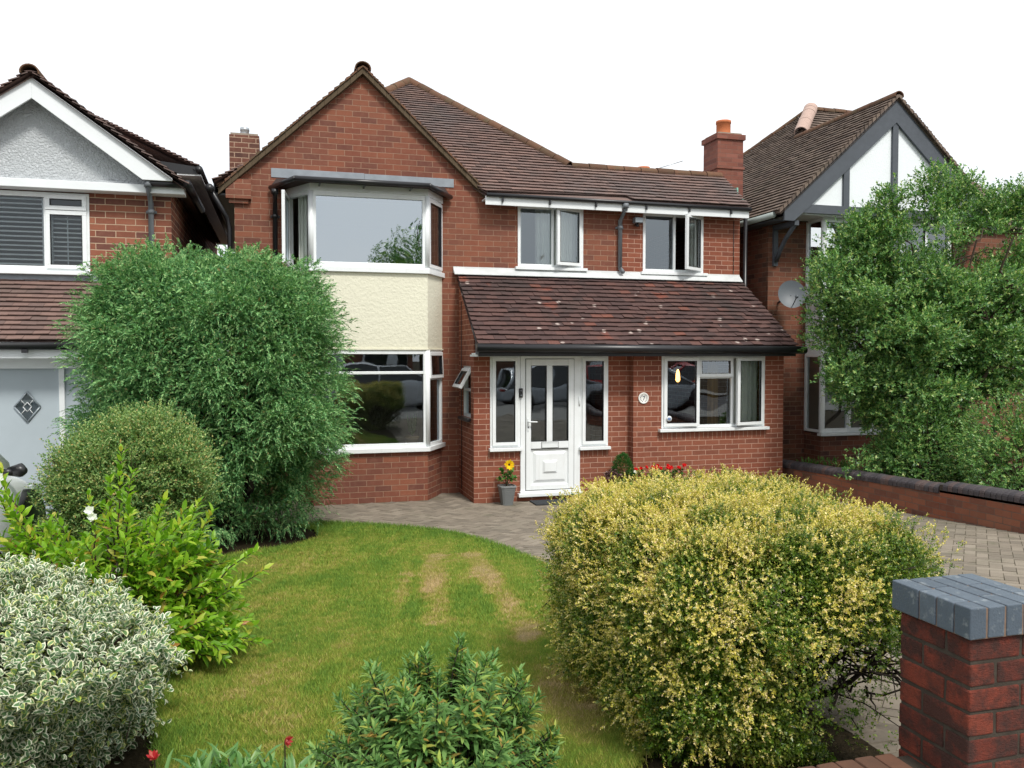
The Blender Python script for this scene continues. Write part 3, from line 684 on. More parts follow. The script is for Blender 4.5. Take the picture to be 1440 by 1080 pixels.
for cx in (-2.84,-3.90,-4.98):
    g = MB(); cz = 1.50; a_, b_ = .135, .175
    g.quad((cx-a_,10.825,cz),(cx,10.825,cz-b_),(cx+a_,10.825,cz),(cx,10.825,cz+b_)); dl = g.build('diamond_light', M['glass'], gd)
    g = MB()
    P4 = [(cx-a_,cz),(cx,cz-b_),(cx+a_,cz),(cx,cz+b_)]
    for i in range(4): g.tube([(P4[i][0],10.818,P4[i][1]),(P4[(i+1)%4][0],10.818,P4[(i+1)%4][1])], .011, 6)
    g.build('light_frame', M['obscure'], gd)
    g = MB(); Q4 = [(cx-.045,cz),(cx,cz-.055),(cx+.045,cz),(cx,cz+.055)]
    for i in range(4):
        g.tube([(Q4[i][0],10.816,Q4[i][1]),(Q4[(i+1)%4][0],10.816,Q4[(i+1)%4][1])], .005, 5)
        m0 = ((P4[i][0]+P4[(i+1)%4][0])/2, (P4[i][1]+P4[(i+1)%4][1])/2); q0 = ((Q4[i][0]+Q4[(i+1)%4][0])/2, (Q4[i][1]+Q4[(i+1)%4][1])/2)
        g.tube([(m0[0],10.816,m0[1]),(q0[0],10.816,q0[1])], .004, 5)
    g.build('leading', M['white_paint'], gd)

# ================================================================== RIGHT NEIGHBOUR
H3 = thing('detached_house', 'house on the right with dark timbered white gable behind the tall shrub', 'house', (10, 12.4, 0))
YR = 12.4
w = MB(); w.wall(8.0, 16, -.1, 4.45, YR, .25, [(8.8,11.7,.8,2.1),(8.8,11.7,3.2,4.35)])
w.prism([(8.0,YR+.25,-.1),(8.0,20,-.1),(8.0,20,4.45),(8.0,YR+.25,4.45)], (.2,0,0)); w.build('wall', M['right_brick'], H3)
ax, az, sl = 9.985, 6.40, .90; YG = 11.72
def gp(x, z, y=YG): return (x, y, z)
w = MB(); hw = 2.1; w.prism([gp(ax-hw+.05,4.52,YG+.06),gp(ax+hw-.05,4.52,YG+.06),gp(ax,az-.03,YG+.06)], (0,.1,0)); w.build('gable_panel', M['white_render'], H3)
w = MB()
for sx in (-1, 1):
    w.prism([gp(ax,az),gp(ax,az-.40),gp(ax+sx*1.72,4.47),gp(ax+sx*2.0,4.30),gp(ax+sx*2.13,4.30),gp(ax+sx*2.13,az-.91*2.13)], (0,.045,0)) if sx > 0 else \
    w.prism([gp(ax,az),gp(ax,az-.40),gp(ax-1.72,4.47),gp(ax-1.95,4.28),gp(ax-2.13,4.28),gp(ax-2.13,az-.91*2.13)], (0,.045,0))
w.build('bargeboard', M['dark_wood'], H3)
w = MB(); w.box(ax-1.85, ax+1.85, YG+.012, YG+.059, 4.42, 4.56)
for x in (ax-.95, ax, ax+.95):
    w.box(x-.055, x+.055, YG+.016, YG+.058, 4.5605, az-.40-abs(x-ax)*.9+.12)
w.build('timber', M['dark_wood'], H3)
w = MB(); w.box(ax-1.9, ax+1.9, YG+.06, YR-.001, 4.40, 4.42); w.build('soffit', M['white_paint'], H3)
e = 2.26
roof(H3, [[(ax-e,15.9,az+.05-sl*e),(ax-e,YG-.03,az+.05-sl*e),(ax,YG-.03,az+.05),(ax,14.55,az+.05)], [(ax+e,YG-.03,az+.05-sl*e),(ax+e,15.9,az+.05-sl*e),(ax,14.55,az+.05),(ax,YG-.03,az+.05)]], name='gable_roof', mat='right_tile')
PK3 = (11.0,15.5,7.36); lz = 4.42
roof(H3, [[(7.74,20.5,lz),(7.74,12.3,lz+.0),PK3], [(7.74,12.3,lz),(14.0,12.3,lz),(12.4,15.5,7.36),PK3], [(14.0,12.3,lz),(17.2,20.5,lz),(12.4,15.5,7.36)]], mat='right_tile')
g = MB(); ridge(g, (ax,YG-.06,az+.03), (ax,14.5,az+.03), .09); g.build('ridge_tile', M['ridge'], H3)
g = MB(); ridge(g, (10.95,15.45,7.34), (12.4,15.5,7.34), .09); ridge(g, PK3, (7.9,20.3,4.55), .085); g.build('ridge_tile', M['ridge'], H3)
g = MB(); ridge(g, (11.0,15.5,7.38), (10.1,14.55,6.56), .14, .2); g.build('hip_tile', M['pale_ridge'], H3)
g = MB(); n = 30
for sx in (-1, 1):
    for i in range(n):
        a, b_ = i/n, (i+1)/n-.006; j = random.uniform(-.006, .006)
        p = lambda t, dz: (ax+sx*e*t, YG-.05+j, az+.03-sl*e*t+dz)
        g.prism([p(a,-.02),p(b_,-.02),p(b_,.055),p(a,.02)], (0,.2,0))
g.build('verge_tile', M['right_tile'], H3)
g = MB(); gutter(g, (7.70,11.8,4.37), (7.70,20,4.37), .05); g.build('gutter', m_plain('grey_green_gutter', (.30,.34,.32), .5), H3)
g = MB(); g.box(7.76,8.0,11.9,19.9,4.30,4.32); g.build('eave_soffit', M['dark_wood'], H3)
g = MB(); g.box(8.08,8.16,YR-.05,YR-.001,3.62,4.30); g.box(8.08,8.16,YG+.05,YR-.051,4.22,4.30); g.tube([(8.12,YR-.06,3.70),(8.12,YR-.16,3.86),(8.12,YR-.33,4.05),(8.12,YG+.1,4.24)], .036, 8); g.build('bracket', M['dark_wood'], H3)
g = MB(); y0 = 11.95
g.box(8.75, 11.35, y0, YR-.001, -.1, .78); g.build('bay_base', M['right_brick'], H3)
g = MB(); g.box(8.75, 11.35, y0, y0+.1, 2.12, 3.1); g.box(8.75,8.85,y0+.1,YR-.001,2.12,3.1); g.box(11.25,11.35,y0+.1,YR-.001,2.12,3.1); g.build('bay_panel', M['white_render'], H3)
window(H3, (8.75,y0,.80), 0, 2.6, 1.32, [(.0,.52,0,1.32,'f',0),(.52,1.04,0,1.32,'s',0),(1.04,1.56,0,1.32,'f',0),(1.56,2.08,0,1.32,'s',0),(2.08,2.6,0,1.32,'f',0)], (.05,.06), 'bay_window', fw=.07)
window(H3, (8.75,y0,3.1), 0, 2.6, 1.3, [(.0,.52,0,1.3,'f',0),(.52,1.04,0,1.3,'s',0),(1.04,1.56,0,1.3,'f',0),(1.56,2.08,0,1.3,'s',0),(2.08,2.6,0,1.3,'f',0)], (.05,.06), 'bay_window', fw=.07)
for z, h in ((.80,1.32),(3.1,1.3)): window(H3, (8.75,YR,z), -PI/2, YR-y0, h, [(0,YR-y0,0,h,'f',0)], None, 'bay_window')
g = MB(); g.box(8.3,15.8,15.2,15.3,0,4.4); g.box(8.3,15.8,12.7,15.2,2.5,2.6); g.build('interior', M['interior'], H3)
# dish
g = MB(); c0 = Vector((8.2,12.0,3.12)); ax_ = Vector((-.35,-.90,.28)).normalized(); sd = ax_.cross(Vector((0,0,1))).normalized(); up = sd.cross(ax_)
vs = [tuple(c0-ax_*.05)]; fs = []
for ri_ in range(1, 6):
    for k in range(28):
        t = 2*PI*k/28; r = .045*ri_; vs.append(tuple(c0+sd*math.cos(t)*r*1.0+up*math.sin(t)*r*1.08-ax_*(.05-.05*(ri_/5)**2)))
for k in range(28): fs.append((0, 1+k, 1+(k+1) % 28))
for q in range(4):
    for k in range(28): a = 1+q*28; fs.append((a+k, a+28+k, a+28+(k+1) % 28, a+(k+1) % 28))
g.add(vs, fs, True); g.tube([tuple(c0-ax_*.05), (8.2,12.25,3.05), (8.2,12.39,3.0)], .018, 8); g.tube([tuple(c0-up*.2), tuple(c0-up*.16+ax_*.3)], .009, 6); g.lathe(tuple(c0-up*.16+ax_*.3), [(.02,-.02),(.028,0),(.02,.03)], 10)
g.build('satellite_dish', m_plain('grey_dish', (.10,.115,.13), .5), H3)

# ================================================================== GROUND
def sheet(name, xs, prof, mat, kind='structure', dz=0.0):
    """long strip whose height follows prof = [(y, z)]"""
    m = MB()
    for (ya, za), (yb, zb_) in zip(prof, prof[1:]): m.quad((xs[0],ya,za+dz),(xs[1],ya,za+dz),(xs[1],yb,zb_+dz),(xs[0],yb,zb_+dz))
    o = m.build(name, mat); o['kind'] = kind; return o
def m_soil():
    t = NT('garden_soil'); a = t.noise(40, 5, rough=.7); b_ = t.noise(3, 3)
    c = t.ramp(a, [(.3,(.018,.012,.008)),(.6,(.055,.036,.022)),(.8,(.11,.08,.055))]); c = t.mix(t.math('MULTIPLY', b_, .4), c, (.03,.04,.012))
    return t.pbr(c, .95, t.bump(a, 1.0, .03), **{'Specular IOR Level': .1})
M['soil'] = m_soil()
M['pave'] = m_plain('concrete_pavement', (.26,.25,.23), .9, .2, .25, 5, .3)
M['road'] = m_plain('asphalt', (.055,.055,.055), .85, .3, .25, 9, .5)
G = lambda y: gz(0, y)
sheet('ground', (-150,150), [(-300,.42),(-8.36,.42),(-8.35,.32),(-.95,.32),(-.94,.43),(2.0,.43),(10.3,-.03),(400,-.03)], M['soil'])
sheet('pavement', (-60,60), [(-.93,.4565),(2.0,.4565),(2.16,.448)], M['pave'])
sheet('road', (-60,60), [(-8.3,.345),(-1.05,.345)], M['road'])
sheet('far_pavement', (-60,60), [(-10.4,.45),(-8.33,.45)], M['pave'])
m = MB(); 
for i in range(60): m.box(-27+.915*i, -27+.915*i+.905, -1.05, -.93, .30, .4585)
k_ = m.build('kerb', M['pave'], bevel=.01); k_['kind'] = 'structure'
sheet('side_drive', (-12,-1.72), [(2.3,G(2.3)+.008),(10.3,.008),(11.6,.008)], M['pave'])
CURVE = [(.05,10.62),(.45,10.52),(.78,10.36),(1.10,10.14),(1.40,9.88),(1.68,9.52),(1.92,9.12),(2.08,8.62),(2.19,8.1),(2.27,7.5),(2.33,6.9),(2.38,6.0),(2.42,5.2),(2.45,4.5),(2.46,3.8),(2.45,3.0),(2.42,2.5)]
LAWN = [(.15,10.42),(.45,10.52),(.78,10.36),(1.10,10.14),(1.40,9.88),(1.68,9.52),(1.92,9.12),(2.08,8.62),(2.19,8.1),(2.27,7.5),(2.33,6.9),(2.36,6.0),(2.2,5.2),(1.9,4.2),(1.75,3.4),(1.3,2.95),(.9,3.0),(.2,3.05),(-.25,3.2),(-.50,3.6),(-.62,4.4),(-.75,5.5),(-.82,7.0),(-.75,8.3),(-.35,8.75),(.15,8.95),(.42,9.4),(.40,9.9)]
BED = [(-1.72,2.40),(-1.72,11.6),(-.60,11.7),(-.30,11.3),(.05,10.72)] + CURVE
def inside(poly, x, y):
    c = np.zeros(np.shape(x), bool); n = len(poly)
    for i in range(n):
        (x0, y0), (x1, y1) = poly[i], poly[(i+1) % n]
        if y0 == y1: continue
        cond = ((y0 > y) != (y1 > y)) & (x < (x1-x0)*(y-y0)/(y1-y0)+x0); c ^= cond
    return c
def segdist(pts, x, y):
    d = np.full(np.shape(x), 1e9)
    for (x0, y0), (x1, y1) in zip(pts, pts[1:]):
        l = (x1-x0)**2+(y1-y0)**2; t = np.clip(((x-x0)*(x1-x0)+(y-y0)*(y1-y0))/l, 0, 1)
        d = np.minimum(d, np.hypot(x-x0-t*(x1-x0), y-y0-t*(y1-y0)))
    return d
GZ = lambda y: .055*np.maximum(0, 10.3-np.maximum(y, 2.0))
def flat_poly(name, poly, mat, dz):
    me = bpy.data.meshes.new(name); import bmesh
    bm = bmesh.new(); vs = [bm.verts.new((x, y, 0)) for x, y in poly]; f = bm.faces.new(vs); f.normal_update()
    if f.normal.z < 0: f.normal_flip()
    bmesh.ops.triangulate(bm, faces=[f])
    for yy in np.arange(2.5, 10.9, .5):
        bmesh.ops.bisect_plane(bm, geom=bm.verts[:]+bm.edges[:]+bm.faces[:], plane_co=(0, yy, 0), plane_no=(0, 1, 0))
    bmesh.ops.bisect_plane(bm, geom=bm.verts[:]+bm.edges[:]+bm.faces[:], plane_co=(0, 10.3, 0), plane_no=(0, 1, 0))
    for v_ in bm.verts: v_.co.z = gz(0, v_.co.y)+dz
    bm.to_mesh(me); bm.free(); o = link(name, me, None, mat); o['kind'] = 'structure'; return o
flat_poly('flower_bed', BED, M['soil'], .012)
# drive: sand bed and individual blocks in herringbone
sheet('sand_bed', (-1.7,7.69), [(2.17,G(2.17)+.004),(10.3,.004),(12.33,.004)], m_plain('jointing_sand', (.17,.15,.11), .95, .1, .3, 20))
m = MB(); W_, L_ = .1, .2; ca, sa = math.cos(PI/4), math.sin(PI/4)
def paver(cx, cy, hx, hy, ang):
    c_, s_ = math.cos(ang), math.sin(ang); g = .0016; h = .010+random.gauss(0, .0013); tx, ty = random.gauss(0, .006), random.gauss(0, .006)
    vs = []
    for zt, e in ((0, 0), (1, -.004)):
        for a_, b_ in ((-1,-1),(1,-1),(1,1),(-1,1)):
            u, v_ = a_*(hx-g+(-.0018 if zt else 0)), b_*(hy-g+(-.0018 if zt else 0)); x, y = cx+u*c_-v_*s_, cy+u*s_+v_*c_
            vs.append((x, y, gz(x, y)+(h+u*tx+v_*ty if zt else -.011)))
    m.add(vs, [(4,5,6,7),(0,1,5,4),(1,2,6,5),(2,3,7,6),(3,0,4,7)])
bedp = BED
for i in range(-150, 150):
    for j in range(-20, 190):
        k = (i-j) % 4
        if k not in (0, 3): continue
        u = (i+1)*W_ if k == 0 else (i+.5)*W_; v_ = (j+.5)*W_ if k == 0 else (j+1)*W_
        x = u*ca-v_*sa+4; y = u*sa+v_*ca
        if not (-.7 < x < 7.66 and 2.2 < y < 12.3): continue
        if (2.63 < x < 5.0 and y > 11.3) or (5.0 < x < 7.5 and y > 11.16) or (.3 < x < 2.2 and y > 11.76): continue
        if inside(bedp, x, y) or segdist(CURVE, np.array(x), np.array(y)) < .155: continue
        paver(x, y, L_/2, W_/2, PI/4+(0 if k == 0 else PI/2))
def resample(pts, step):
    out = []; acc = 0
    for (x0, y0), (x1, y1) in zip(pts, pts[1:]):
        l = math.hypot(x1-x0, y1-y0)
        while acc < l: t = acc/l; out.append((x0+(x1-x0)*t, y0+(y1-y0)*t, math.atan2(y1-y0, x1-x0))); acc += step
        acc -= l
    return out
for x, y, a_ in resample(CURVE, .105): paver(x-math.sin(a_)*.105, y+math.cos(a_)*.105, .05, .1, a_)
drive = m.build('driveway', m_island('concrete_block', [(0,(.20,.17,.135)),(.5,(.25,.21,.165)),(1,(.31,.265,.21))], .9, .2, 22, .3, dark=(.07,.065,.05),
    patch=[(.7,.48,.72,(.12,.115,.085),.55),(2.5,.58,.74,(.09,.10,.05),.45)])); drive['kind'] = 'structure'

# lawn -------------------------------------------------------------
def snoise(x, y, f, seed):
    r = np.random.default_rng(seed); o = 0
    for k in range(7):
        a_ = r.uniform(0, 2*PI); ff = f*r.uniform(.5, 1.6); o = o + np.sin((x*np.cos(a_)+y*np.sin(a_))*ff+r.uniform(0, 6))
    return o/7**.5
STR = [([(1.13,7.6),(.96,6.6),(.76,5.72)], .05, .75), ([(1.43,7.8),(1.27,7.0),(1.02,5.45)], .12, 1.0), ([(1.78,7.80),(1.70,6.8),(1.60,5.9),(1.50,4.95)], .12, 1.0)]
def dryness(x, y):
    d = .34+.11*snoise(x, y, 3.2, 5)+.10*snoise(x, y, 9, 6)+.10*snoise(x, y, 30, 8)+.06*snoise(x, y, 70, 12)
    for p, w_, k in STR:
        q = segdist(p, x, y)+.02*snoise(x, y, 20, 7)+.02*snoise(x, y, 60, 9)
        d = d+k*.42*np.clip((1.25-q/w_)/.7, 0, 1)
    d = d+.35*np.clip(1-np.hypot(x-1.45, (y-3.7)*.8)/.45, 0, 1)+.25*np.clip(1-np.hypot(x+.2, y-4.4)/.7, 0, 1)
    d = d-.30*np.clip(1-segdist(CURVE, x, y)/.30, 0, 1)-.2*np.clip((y-8.5)/2, 0, 1)
    return np.clip(d, 0, 1)
def np_obj(name, V, T, mat, parent=None, attrs=None, smooth=False):
    me = bpy.data.meshes.new(name); V = np.ascontiguousarray(V, np.float32); T = np.ascontiguousarray(T, np.int32)
    me.vertices.add(len(V)); me.vertices.foreach_set('co', V.ravel())
    me.loops.add(T.size); me.loops.foreach_set('vertex_index', T.ravel())
    k = T.shape[1]; me.polygons.add(len(T)); me.polygons.foreach_set('loop_start', np.arange(0, T.size, k, dtype=np.int32))
    if smooth: me.polygons.foreach_set('use_smooth', np.ones(len(T), bool))
    for an, av in (attrs or {}).items():
        a_ = me.attributes.new(an, 'FLOAT', 'POINT'); a_.data.foreach_set('value', np.ascontiguousarray(av, np.float32))
    me.update(calc_edges=True)
    return link(name, me, parent, mat)
def m_grass(name, base=False):
    t = NT(name); a_ = t.n('Attribute', attribute_name='dry').outputs['Fac']
    c = t.ramp(a_, [(0,(.12,.23,.035)),(.3,(.20,.30,.042)),(.5,(.29,.33,.055)),(.72,(.39,.34,.10)),(1,(.52,.40,.22))])
    if base:
        n = t.noise(160, 4, rough=.7); c = t.mix(t.math('MULTIPLY', n, .6), c, (.06,.06,.02))
        return t.pbr(c, .95, t.bump(n, 1, .02), **{'Specular IOR Level': .05})
    r = t.n('NewGeometry').outputs['Random Per Island']; c = t.mix(t.math('MULTIPLY', r, .55), c, t.mix(1.0, c, (1.7,1.6,1.7), 'MULTIPLY'))
    p = t.n('BsdfPrincipled', {'Base Color': c, 'Roughness': .6, 'Specular IOR Level': .2}); tr = t.n('BsdfTranslucent', {'Color': c})
    return t.done(t.n('MixShader', {0: .3, 1: p.outputs[0], 2: tr.outputs[0]}).outputs[0])
xs = np.arange(-1.0, 2.75, .04); ys = np.arange(2.8, 10.7, .04); XX, YY = np.meshgrid(xs, ys)
nx, ny = len(xs), len(ys); idx = np.arange(nx*ny).reshape(ny, nx)
cx_, cy_ = (XX[:-1,:-1]+.02), (YY[:-1,:-1]+.02); ok = inside(LAWN, cx_, cy_)
Q = np.stack([idx[:-1,:-1][ok], idx[:-1,1:][ok], idx[1:,1:][ok], idx[1:,:-1][ok]], 1)
zz = GZ(YY)+.030+.006*snoise(XX, YY, 4, 3)
used = np.unique(Q); mp = -np.ones(nx*ny, int); mp[used] = np.arange(len(used))
lawn = np_obj('lawn', np.stack([XX, YY, zz], -1).reshape(-1, 3)[used], mp[Q], m_grass('lawn_turf', True), None, {'dry': dryness(XX, YY).ravel()[used]}); lawn['kind'] = 'structure'
def blades(n, ymin, ymax, h, w_):
    x = RNG.uniform(-.95, 2.5, n); y = RNG.uniform(ymin, ymax, n)
    k = inside(LAWN, x+RNG.normal(0, .02, n), y+RNG.normal(0, .02, n)); x, y = x[k], y[k]; n = len(x)
    d = dryness(x, y); hh = h*RNG.uniform(.5, 1.2, n)*(1-.35*d)*(1+.6*np.clip(1-segdist(LAWN+[LAWN[0]], x, y)/.10, 0, 1))
    a_ = RNG.uniform(0, 2*PI, n); l = RNG.uniform(.2, 1.1, n)*hh; b_ = RNG.uniform(0, 2*PI, n)
    z = GZ(y)+.026
    V = np.empty((n, 3, 3)); wx, wy = np.cos(a_)*w_/2, np.sin(a_)*w_/2
    V[:,0] = np.stack([x-wx, y-wy, z], 1); V[:,1] = np.stack([x+wx, y+wy, z], 1); V[:,2] = np.stack([x+np.cos(b_)*l, y+np.sin(b_)*l, z+hh], 1)
    dd = np.clip(d+RNG.normal(0, .16, n), 0, 1)
    return V.reshape(-1, 3), np.repeat(dd, 3)
parts = [blades(150000, 2.85, 5.2, .030, .0045), blades(130000, 5.2, 7.6, .030, .006), blades(100000, 7.6, 10.6, .030, .008)]
V = np.concatenate([p[0] for p in parts]); dd = np.concatenate([p[1] for p in parts])
gr = np_obj('grass', V, np.arange(len(V)).reshape(-1, 3), m_grass('grass_blade'), None, {'dry': dd})
tag(gr, 'short yellow green lawn grass with dry brown stripes in front of the house', 'grass', kind='stuff')

# ================================================================== GARDEN WALLS
def m_pier():
    t = NT('pier_brick'); r = t.n('NewGeometry').outputs['Random Per Island']
    c = t.ramp(r, [(0,(.17,.036,.022)),(.5,(.25,.050,.028)),(1,(.31,.072,.04))])
    a_ = t.noise(9, 5, rough=.7); c = t.mix(t.math('MULTIPLY', t.ramp(a_, [(.38,(0,0,0)),(.58,(1,1,1))]), .85), c, (.035,.026,.023))
    f = t.noise(120, 4, rough=.7); c = t.mix(t.math('MULTIPLY', f, .35), c, (.10,.03,.02))
    s = t.n('Mapping', {'Vector': t.n('TexCoord').outputs['Object'], 'Scale': (18,18,160)}).outputs[0]; dr = t.noise(3, 3, s)
    return t.pbr(c, .85, t.bump(t.math('ADD', f, t.math('MULTIPLY', dr, .7)), 1.0, .009), **{'Specular IOR Level': .3})
M['pier_brick'] = m_pier()
M['pier_mortar'] = m_plain('pier_mortar', (.060,.050,.040), .95, .1, .5, 14, .9)
M['blue_brick'] = m_island('blue_engineering_brick', [(0,(.065,.09,.12)),(1,(.12,.155,.195))], .5, .5, 30, .5, dark=(.05,.06,.07), patch=[(22,.56,.70,(.30,.33,.34),.55)], bump=.5)
pier = thing('gate_pier', 'red brick gate pier with blue brick cap at the bottom right corner', 'gate pier', (2.265,2.265,.44))
def rough_box(m, x0, x1, y0, y1, z0, z1, j=.0015):
    n0 = len(m.v); m.box(x0, x1, y0, y1, z0, z1)
    for i in range(n0, n0+8): m.v[i] = tuple(c+random.uniform(-j, j) for c in m.v[i])
b = MB(); px0, py0, S_, zt = 2.11, 2.11, .31, 1.20; cw, cl, jt = .100, .200, .010; z = zt-.082; k = 0
while z > .36:
    h0, h1 = z+.006, z+.082-.006
    rects = [(0,cw,0,cl),(cw+jt,S_,0,cw),(S_-cw,S_,cw+jt,S_),(0,cl,S_-cw,S_)] if k % 2 else [(0,cl,0,cw),(S_-cw,S_,0,cl),(cw+jt,S_,S_-cw,S_),(0,cw,cw+jt,S_)]
    for a0, a1, b0, b1 in rects: rough_box(b, px0+a0, px0+a1, py0+b0, py0+b1, h0, h1, .002)
    z -= .082; k += 1
b.build('pier_brickwork', M['pier_brick'], pier, bevel=.006)
b = MB(); b.box(px0+.005, px0+S_-.005, py0+.005, py0+S_-.005, .36, 1.199); b.build('pier_mortar', M['pier_mortar'], pier)
b = MB(); x = 2.09
for i in range(5):
    ys_ = [0,.072,.148,.225,.36] if i == 0 else ([0,.235,.36] if i % 2 else [0,.12,.36])
    for q in range(len(ys_)-1):
        rough_box(b, x, x+.064, 2.09+ys_[q]+.002, 2.09+ys_[q+1]-(.008 if q == len(ys_)-2 else .004), 1.2015, 1.302, .0012)
    x += .0715
b.build('cap', M['blue_brick'], pier, bevel=.004)
b = MB(); b.box(2.096,2.44,2.096,2.44,1.200,1.297); b.build('cap_mortar', m_plain('cap_mortar', (.22,.15,.11), .95, .1, .4, 30), pier)
lw = thing('boundary_wall', 'low front garden wall of weathered brick ending at the gate pier', 'garden wall', (-2,2.27,.44))
b = MB(); b.box(-7, 2.109, 2.16, 2.375, .38, .60); b.build('brickwork', M['garden_brick'], lw)
b = MB(); x = -7
while x < 2.03: rough_box(b, x, x+.073, 2.155, 2.38, .606, .715, .002); x += .078
b.build('coping', m_island('worn_coping_brick', [(0,(.12,.065,.045)),(1,(.18,.085,.055))], .95, .15, 20, .6, dark=(.05,.04,.03)), lw, bevel=.008)
b = MB(); b.box(-7, 2.108, 2.165, 2.37, .6005, .700); b.build('coping_mortar', M['pier_mortar'], lw)
rw = thing('boundary_wall', 'driveway side wall with rounded dark blue brick coping stepping up towards the street', 'garden wall', (7.8,8,.1))
b = MB()
def sl_wall(y0, y1, t0, t1):
    b.prism([(7.70,y0,G(y0)-.15),(7.70,y1,G(y1)-.15),(7.70,y1,t1),(7.70,y0,t0)], (.215,0,0))
sl_wall(2.5, 8.22, .655, .465); sl_wall(8.2205, 12.3, .425, .29)
b.build('brickwork', M['garden_brick'], rw)
b = MB(); y = 2.5
while y < 12.25:
    up_ = y < 8.2; t_ = (.655-.0332*(y-2.5)) if up_ else (.425-.0331*(y-8.22))
    h = .115+random.uniform(-.003, .003); n = 9; pr = [(7.685,t_+.001),(7.685,t_+h*.45)] + [(7.8075-math.cos(PI*q/n)*.1225, t_+h*.45+math.sin(PI*q/n)*h*.55) for q in range(1, n)] + [(7.93,t_+h*.45),(7.93,t_+.001)]
    b.prism([(p[0], y+.003, p[1]) for p in pr], (0,.070,0)); y += .0775
    if 8.15 < y < 8.22: y = 8.225
b.build('coping', m_island('dark_coping_brick', [(0,(.045,.040,.048)),(.6,(.075,.065,.072)),(1,(.11,.07,.065))], .6, .4, 30, .35, patch=[(6,.55,.75,(.15,.14,.13),.4)]), rw, bevel=.006)
b = MB(); b.prism([(7.70,2.5,.63),(7.70,8.215,.44),(7.70,8.215,.535),(7.70,2.5,.725)], (.2,0,0)); b.build('coping_mortar', M['pier_mortar'], rw)

# ================================================================== CARS AND THE STREET SEEN IN THE GLASS
def car(name, label, cat, loc, rot, col, group=None):
    t = thing(name, label, cat, loc, group); paint = m_plain(name+'_paint', col, .25, .6, .02, 1); B = Matrix.Translation(loc) @ Matrix.Rotation(rot, 4, 'Z')
    st = [(-2.08,.66,.40,.66,.72),(-2.02,.80,.24,.74,.92),(-1.6,.86,.20,.80,.97),(-.6,.88,.19,.82,.95),(.5,.88,.19,.80,.93),(1.05,.87,.19,.76,.90),(1.7,.83,.20,.66,.80),(2.02,.74,.24,.55,.66),(2.12,.58,.36,.48,.56)]
    m = MB(); m.M = B; vs = []; fs = []
    for x, hw, zl_, zm, zt_ in st:
        r = [(hw*.86,zl_),(hw*.98,zl_+.10),(hw,zm-.12),(hw*.97,zm+.04),(hw*.80,zt_)]
        rr = r + [(-a_, b_) for a_, b_ in reversed(r)]; vs += [(x, a_, b_) for a_, b_ in rr]
    k = 10
    for i in range(len(st)-1):
        for q in range(k): fs.append((i*k+q, (i+1)*k+q, (i+1)*k+(q+1) % k, i*k+(q+1) % k))
    fs += [tuple(range(k)), tuple((len(st)-1)*k+q for q in reversed(range(k)))]
    m.add(vs, fs, True); body = m.build('body', paint, t, sub=2)
    def ring4(x, hw, z): return [(x, -hw, z), (x, hw, z)]
    m = MB(); m.M = B; lo = [(-1.85,.74,.90),(-1.2,.80,.90),(.1,.80,.90),(1.15,.74,.86)]; hi = [(-1.55,.56,1.36),(-1.0,.60,1.44),(-.1,.60,1.45),(.35,.56,1.38)]
    vs = []; fs = []
    for (x, h, z), (x2, h2, z2) in zip(lo, hi): vs += [(x,-h,z),(x,h,z),(x2,h2,z2),(x2,-h2,z2)]
    for i in range(3):
        for q in range(4): fs.append((i*4+q, (i+1)*4+q, (i+1)*4+(q+1) % 4, i*4+(q+1) % 4))
    fs += [(3,2,1,0), (12,13,14,15)]; m.add(vs, fs); m.build('windows', M['car_glass'], t)
    m = MB(); m.M = B; vs = []; fs = []
    for x, h, z in [(-1.62,.50,1.37),(-1.5,.58,1.40),(-1.0,.62,1.465),(-.1,.62,1.475),(.3,.58,1.41),(.40,.50,1.37)]: vs += [(x,-h,z-.025),(x,-h*.8,z+.01),(x,h*.8,z+.01),(x,h,z-.025)]
    for i in range(5):
        for q in range(3): fs.append((i*4+q, (i+1)*4+q, (i+1)*4+q+1, i*4+q+1))
    m.add(vs, fs, True)
    for s in (-1, 1):
        m.tube([(1.16,s*.76,.87),(.34,s*.57,1.39)], .035, 8); m.tube([(-.35,s*.81,.90),(-.40,s*.615,1.44)], .035, 8); m.tube([(-1.90,s*.75,.90),(-1.56,s*.56,1.37)], .06, 8)
    m.build('roof', paint, t)
    for s in (-1, 1):
        for x in (-1.3, 1.32):
            m = MB(); m.M = B; m.lathe((x, s*.79+.0, .31), [(.20,-.09),(.29,-.10),(.315,-.06),(.315,.06),(.29,.10),(.20,.09)], 28, 'y'); wh = m.build('wheel', M['black'], t)
            m = MB(); m.M = B; m.lathe((x, s*.79, .31), [(.02,-.085),(.19,-.07),(.20,-.095),(.20,.095),(.19,.07),(.02,.085)], 24, 'y'); m.build('rim', M['steel'], wh)
            m = MB(); m.M = B; m.lathe((x, s*.80, .33), [(.36,-.088),(.375,-.08),(.375,.08),(.36,.088)], 28, 'y'); m.build('wheel_arch', M['black'], t)
        m = MB(); m.M = B; m.tube([(.93,s*.80,.86),(.93,s*.88,.86)], .02, 8); m.tube([(.96,s*.84,.86),(.93,s*.92,.87),(.91,s*.95,.865)], [.025,.042,.02], 10); m.build('wing_mirror', M['black'], t)
        m = MB(); m.M = B; m.tube([(1.88,s*.74,.62),(2.02,s*.60,.60),(2.07,s*.45,.585)], [.05,.075,.04], 10); m.build('headlight', M['steel'], t)
        m = MB(); m.M = B; m.tube([(-2.0,s*.76,.80),(-2.06,s*.62,.80)], [.06,.08], 10); m.build('tail_light', M['red_lens'], t)
    m = MB(); m.M = B; m.box(2.10,2.135,-.26,.26,.36,.47); m.build('number_plate', M['white_paint'], t)
    return t
M['car_glass'] = m_plain('car_window_glass', (.012,.015,.017), .05, .8, .1, 1)
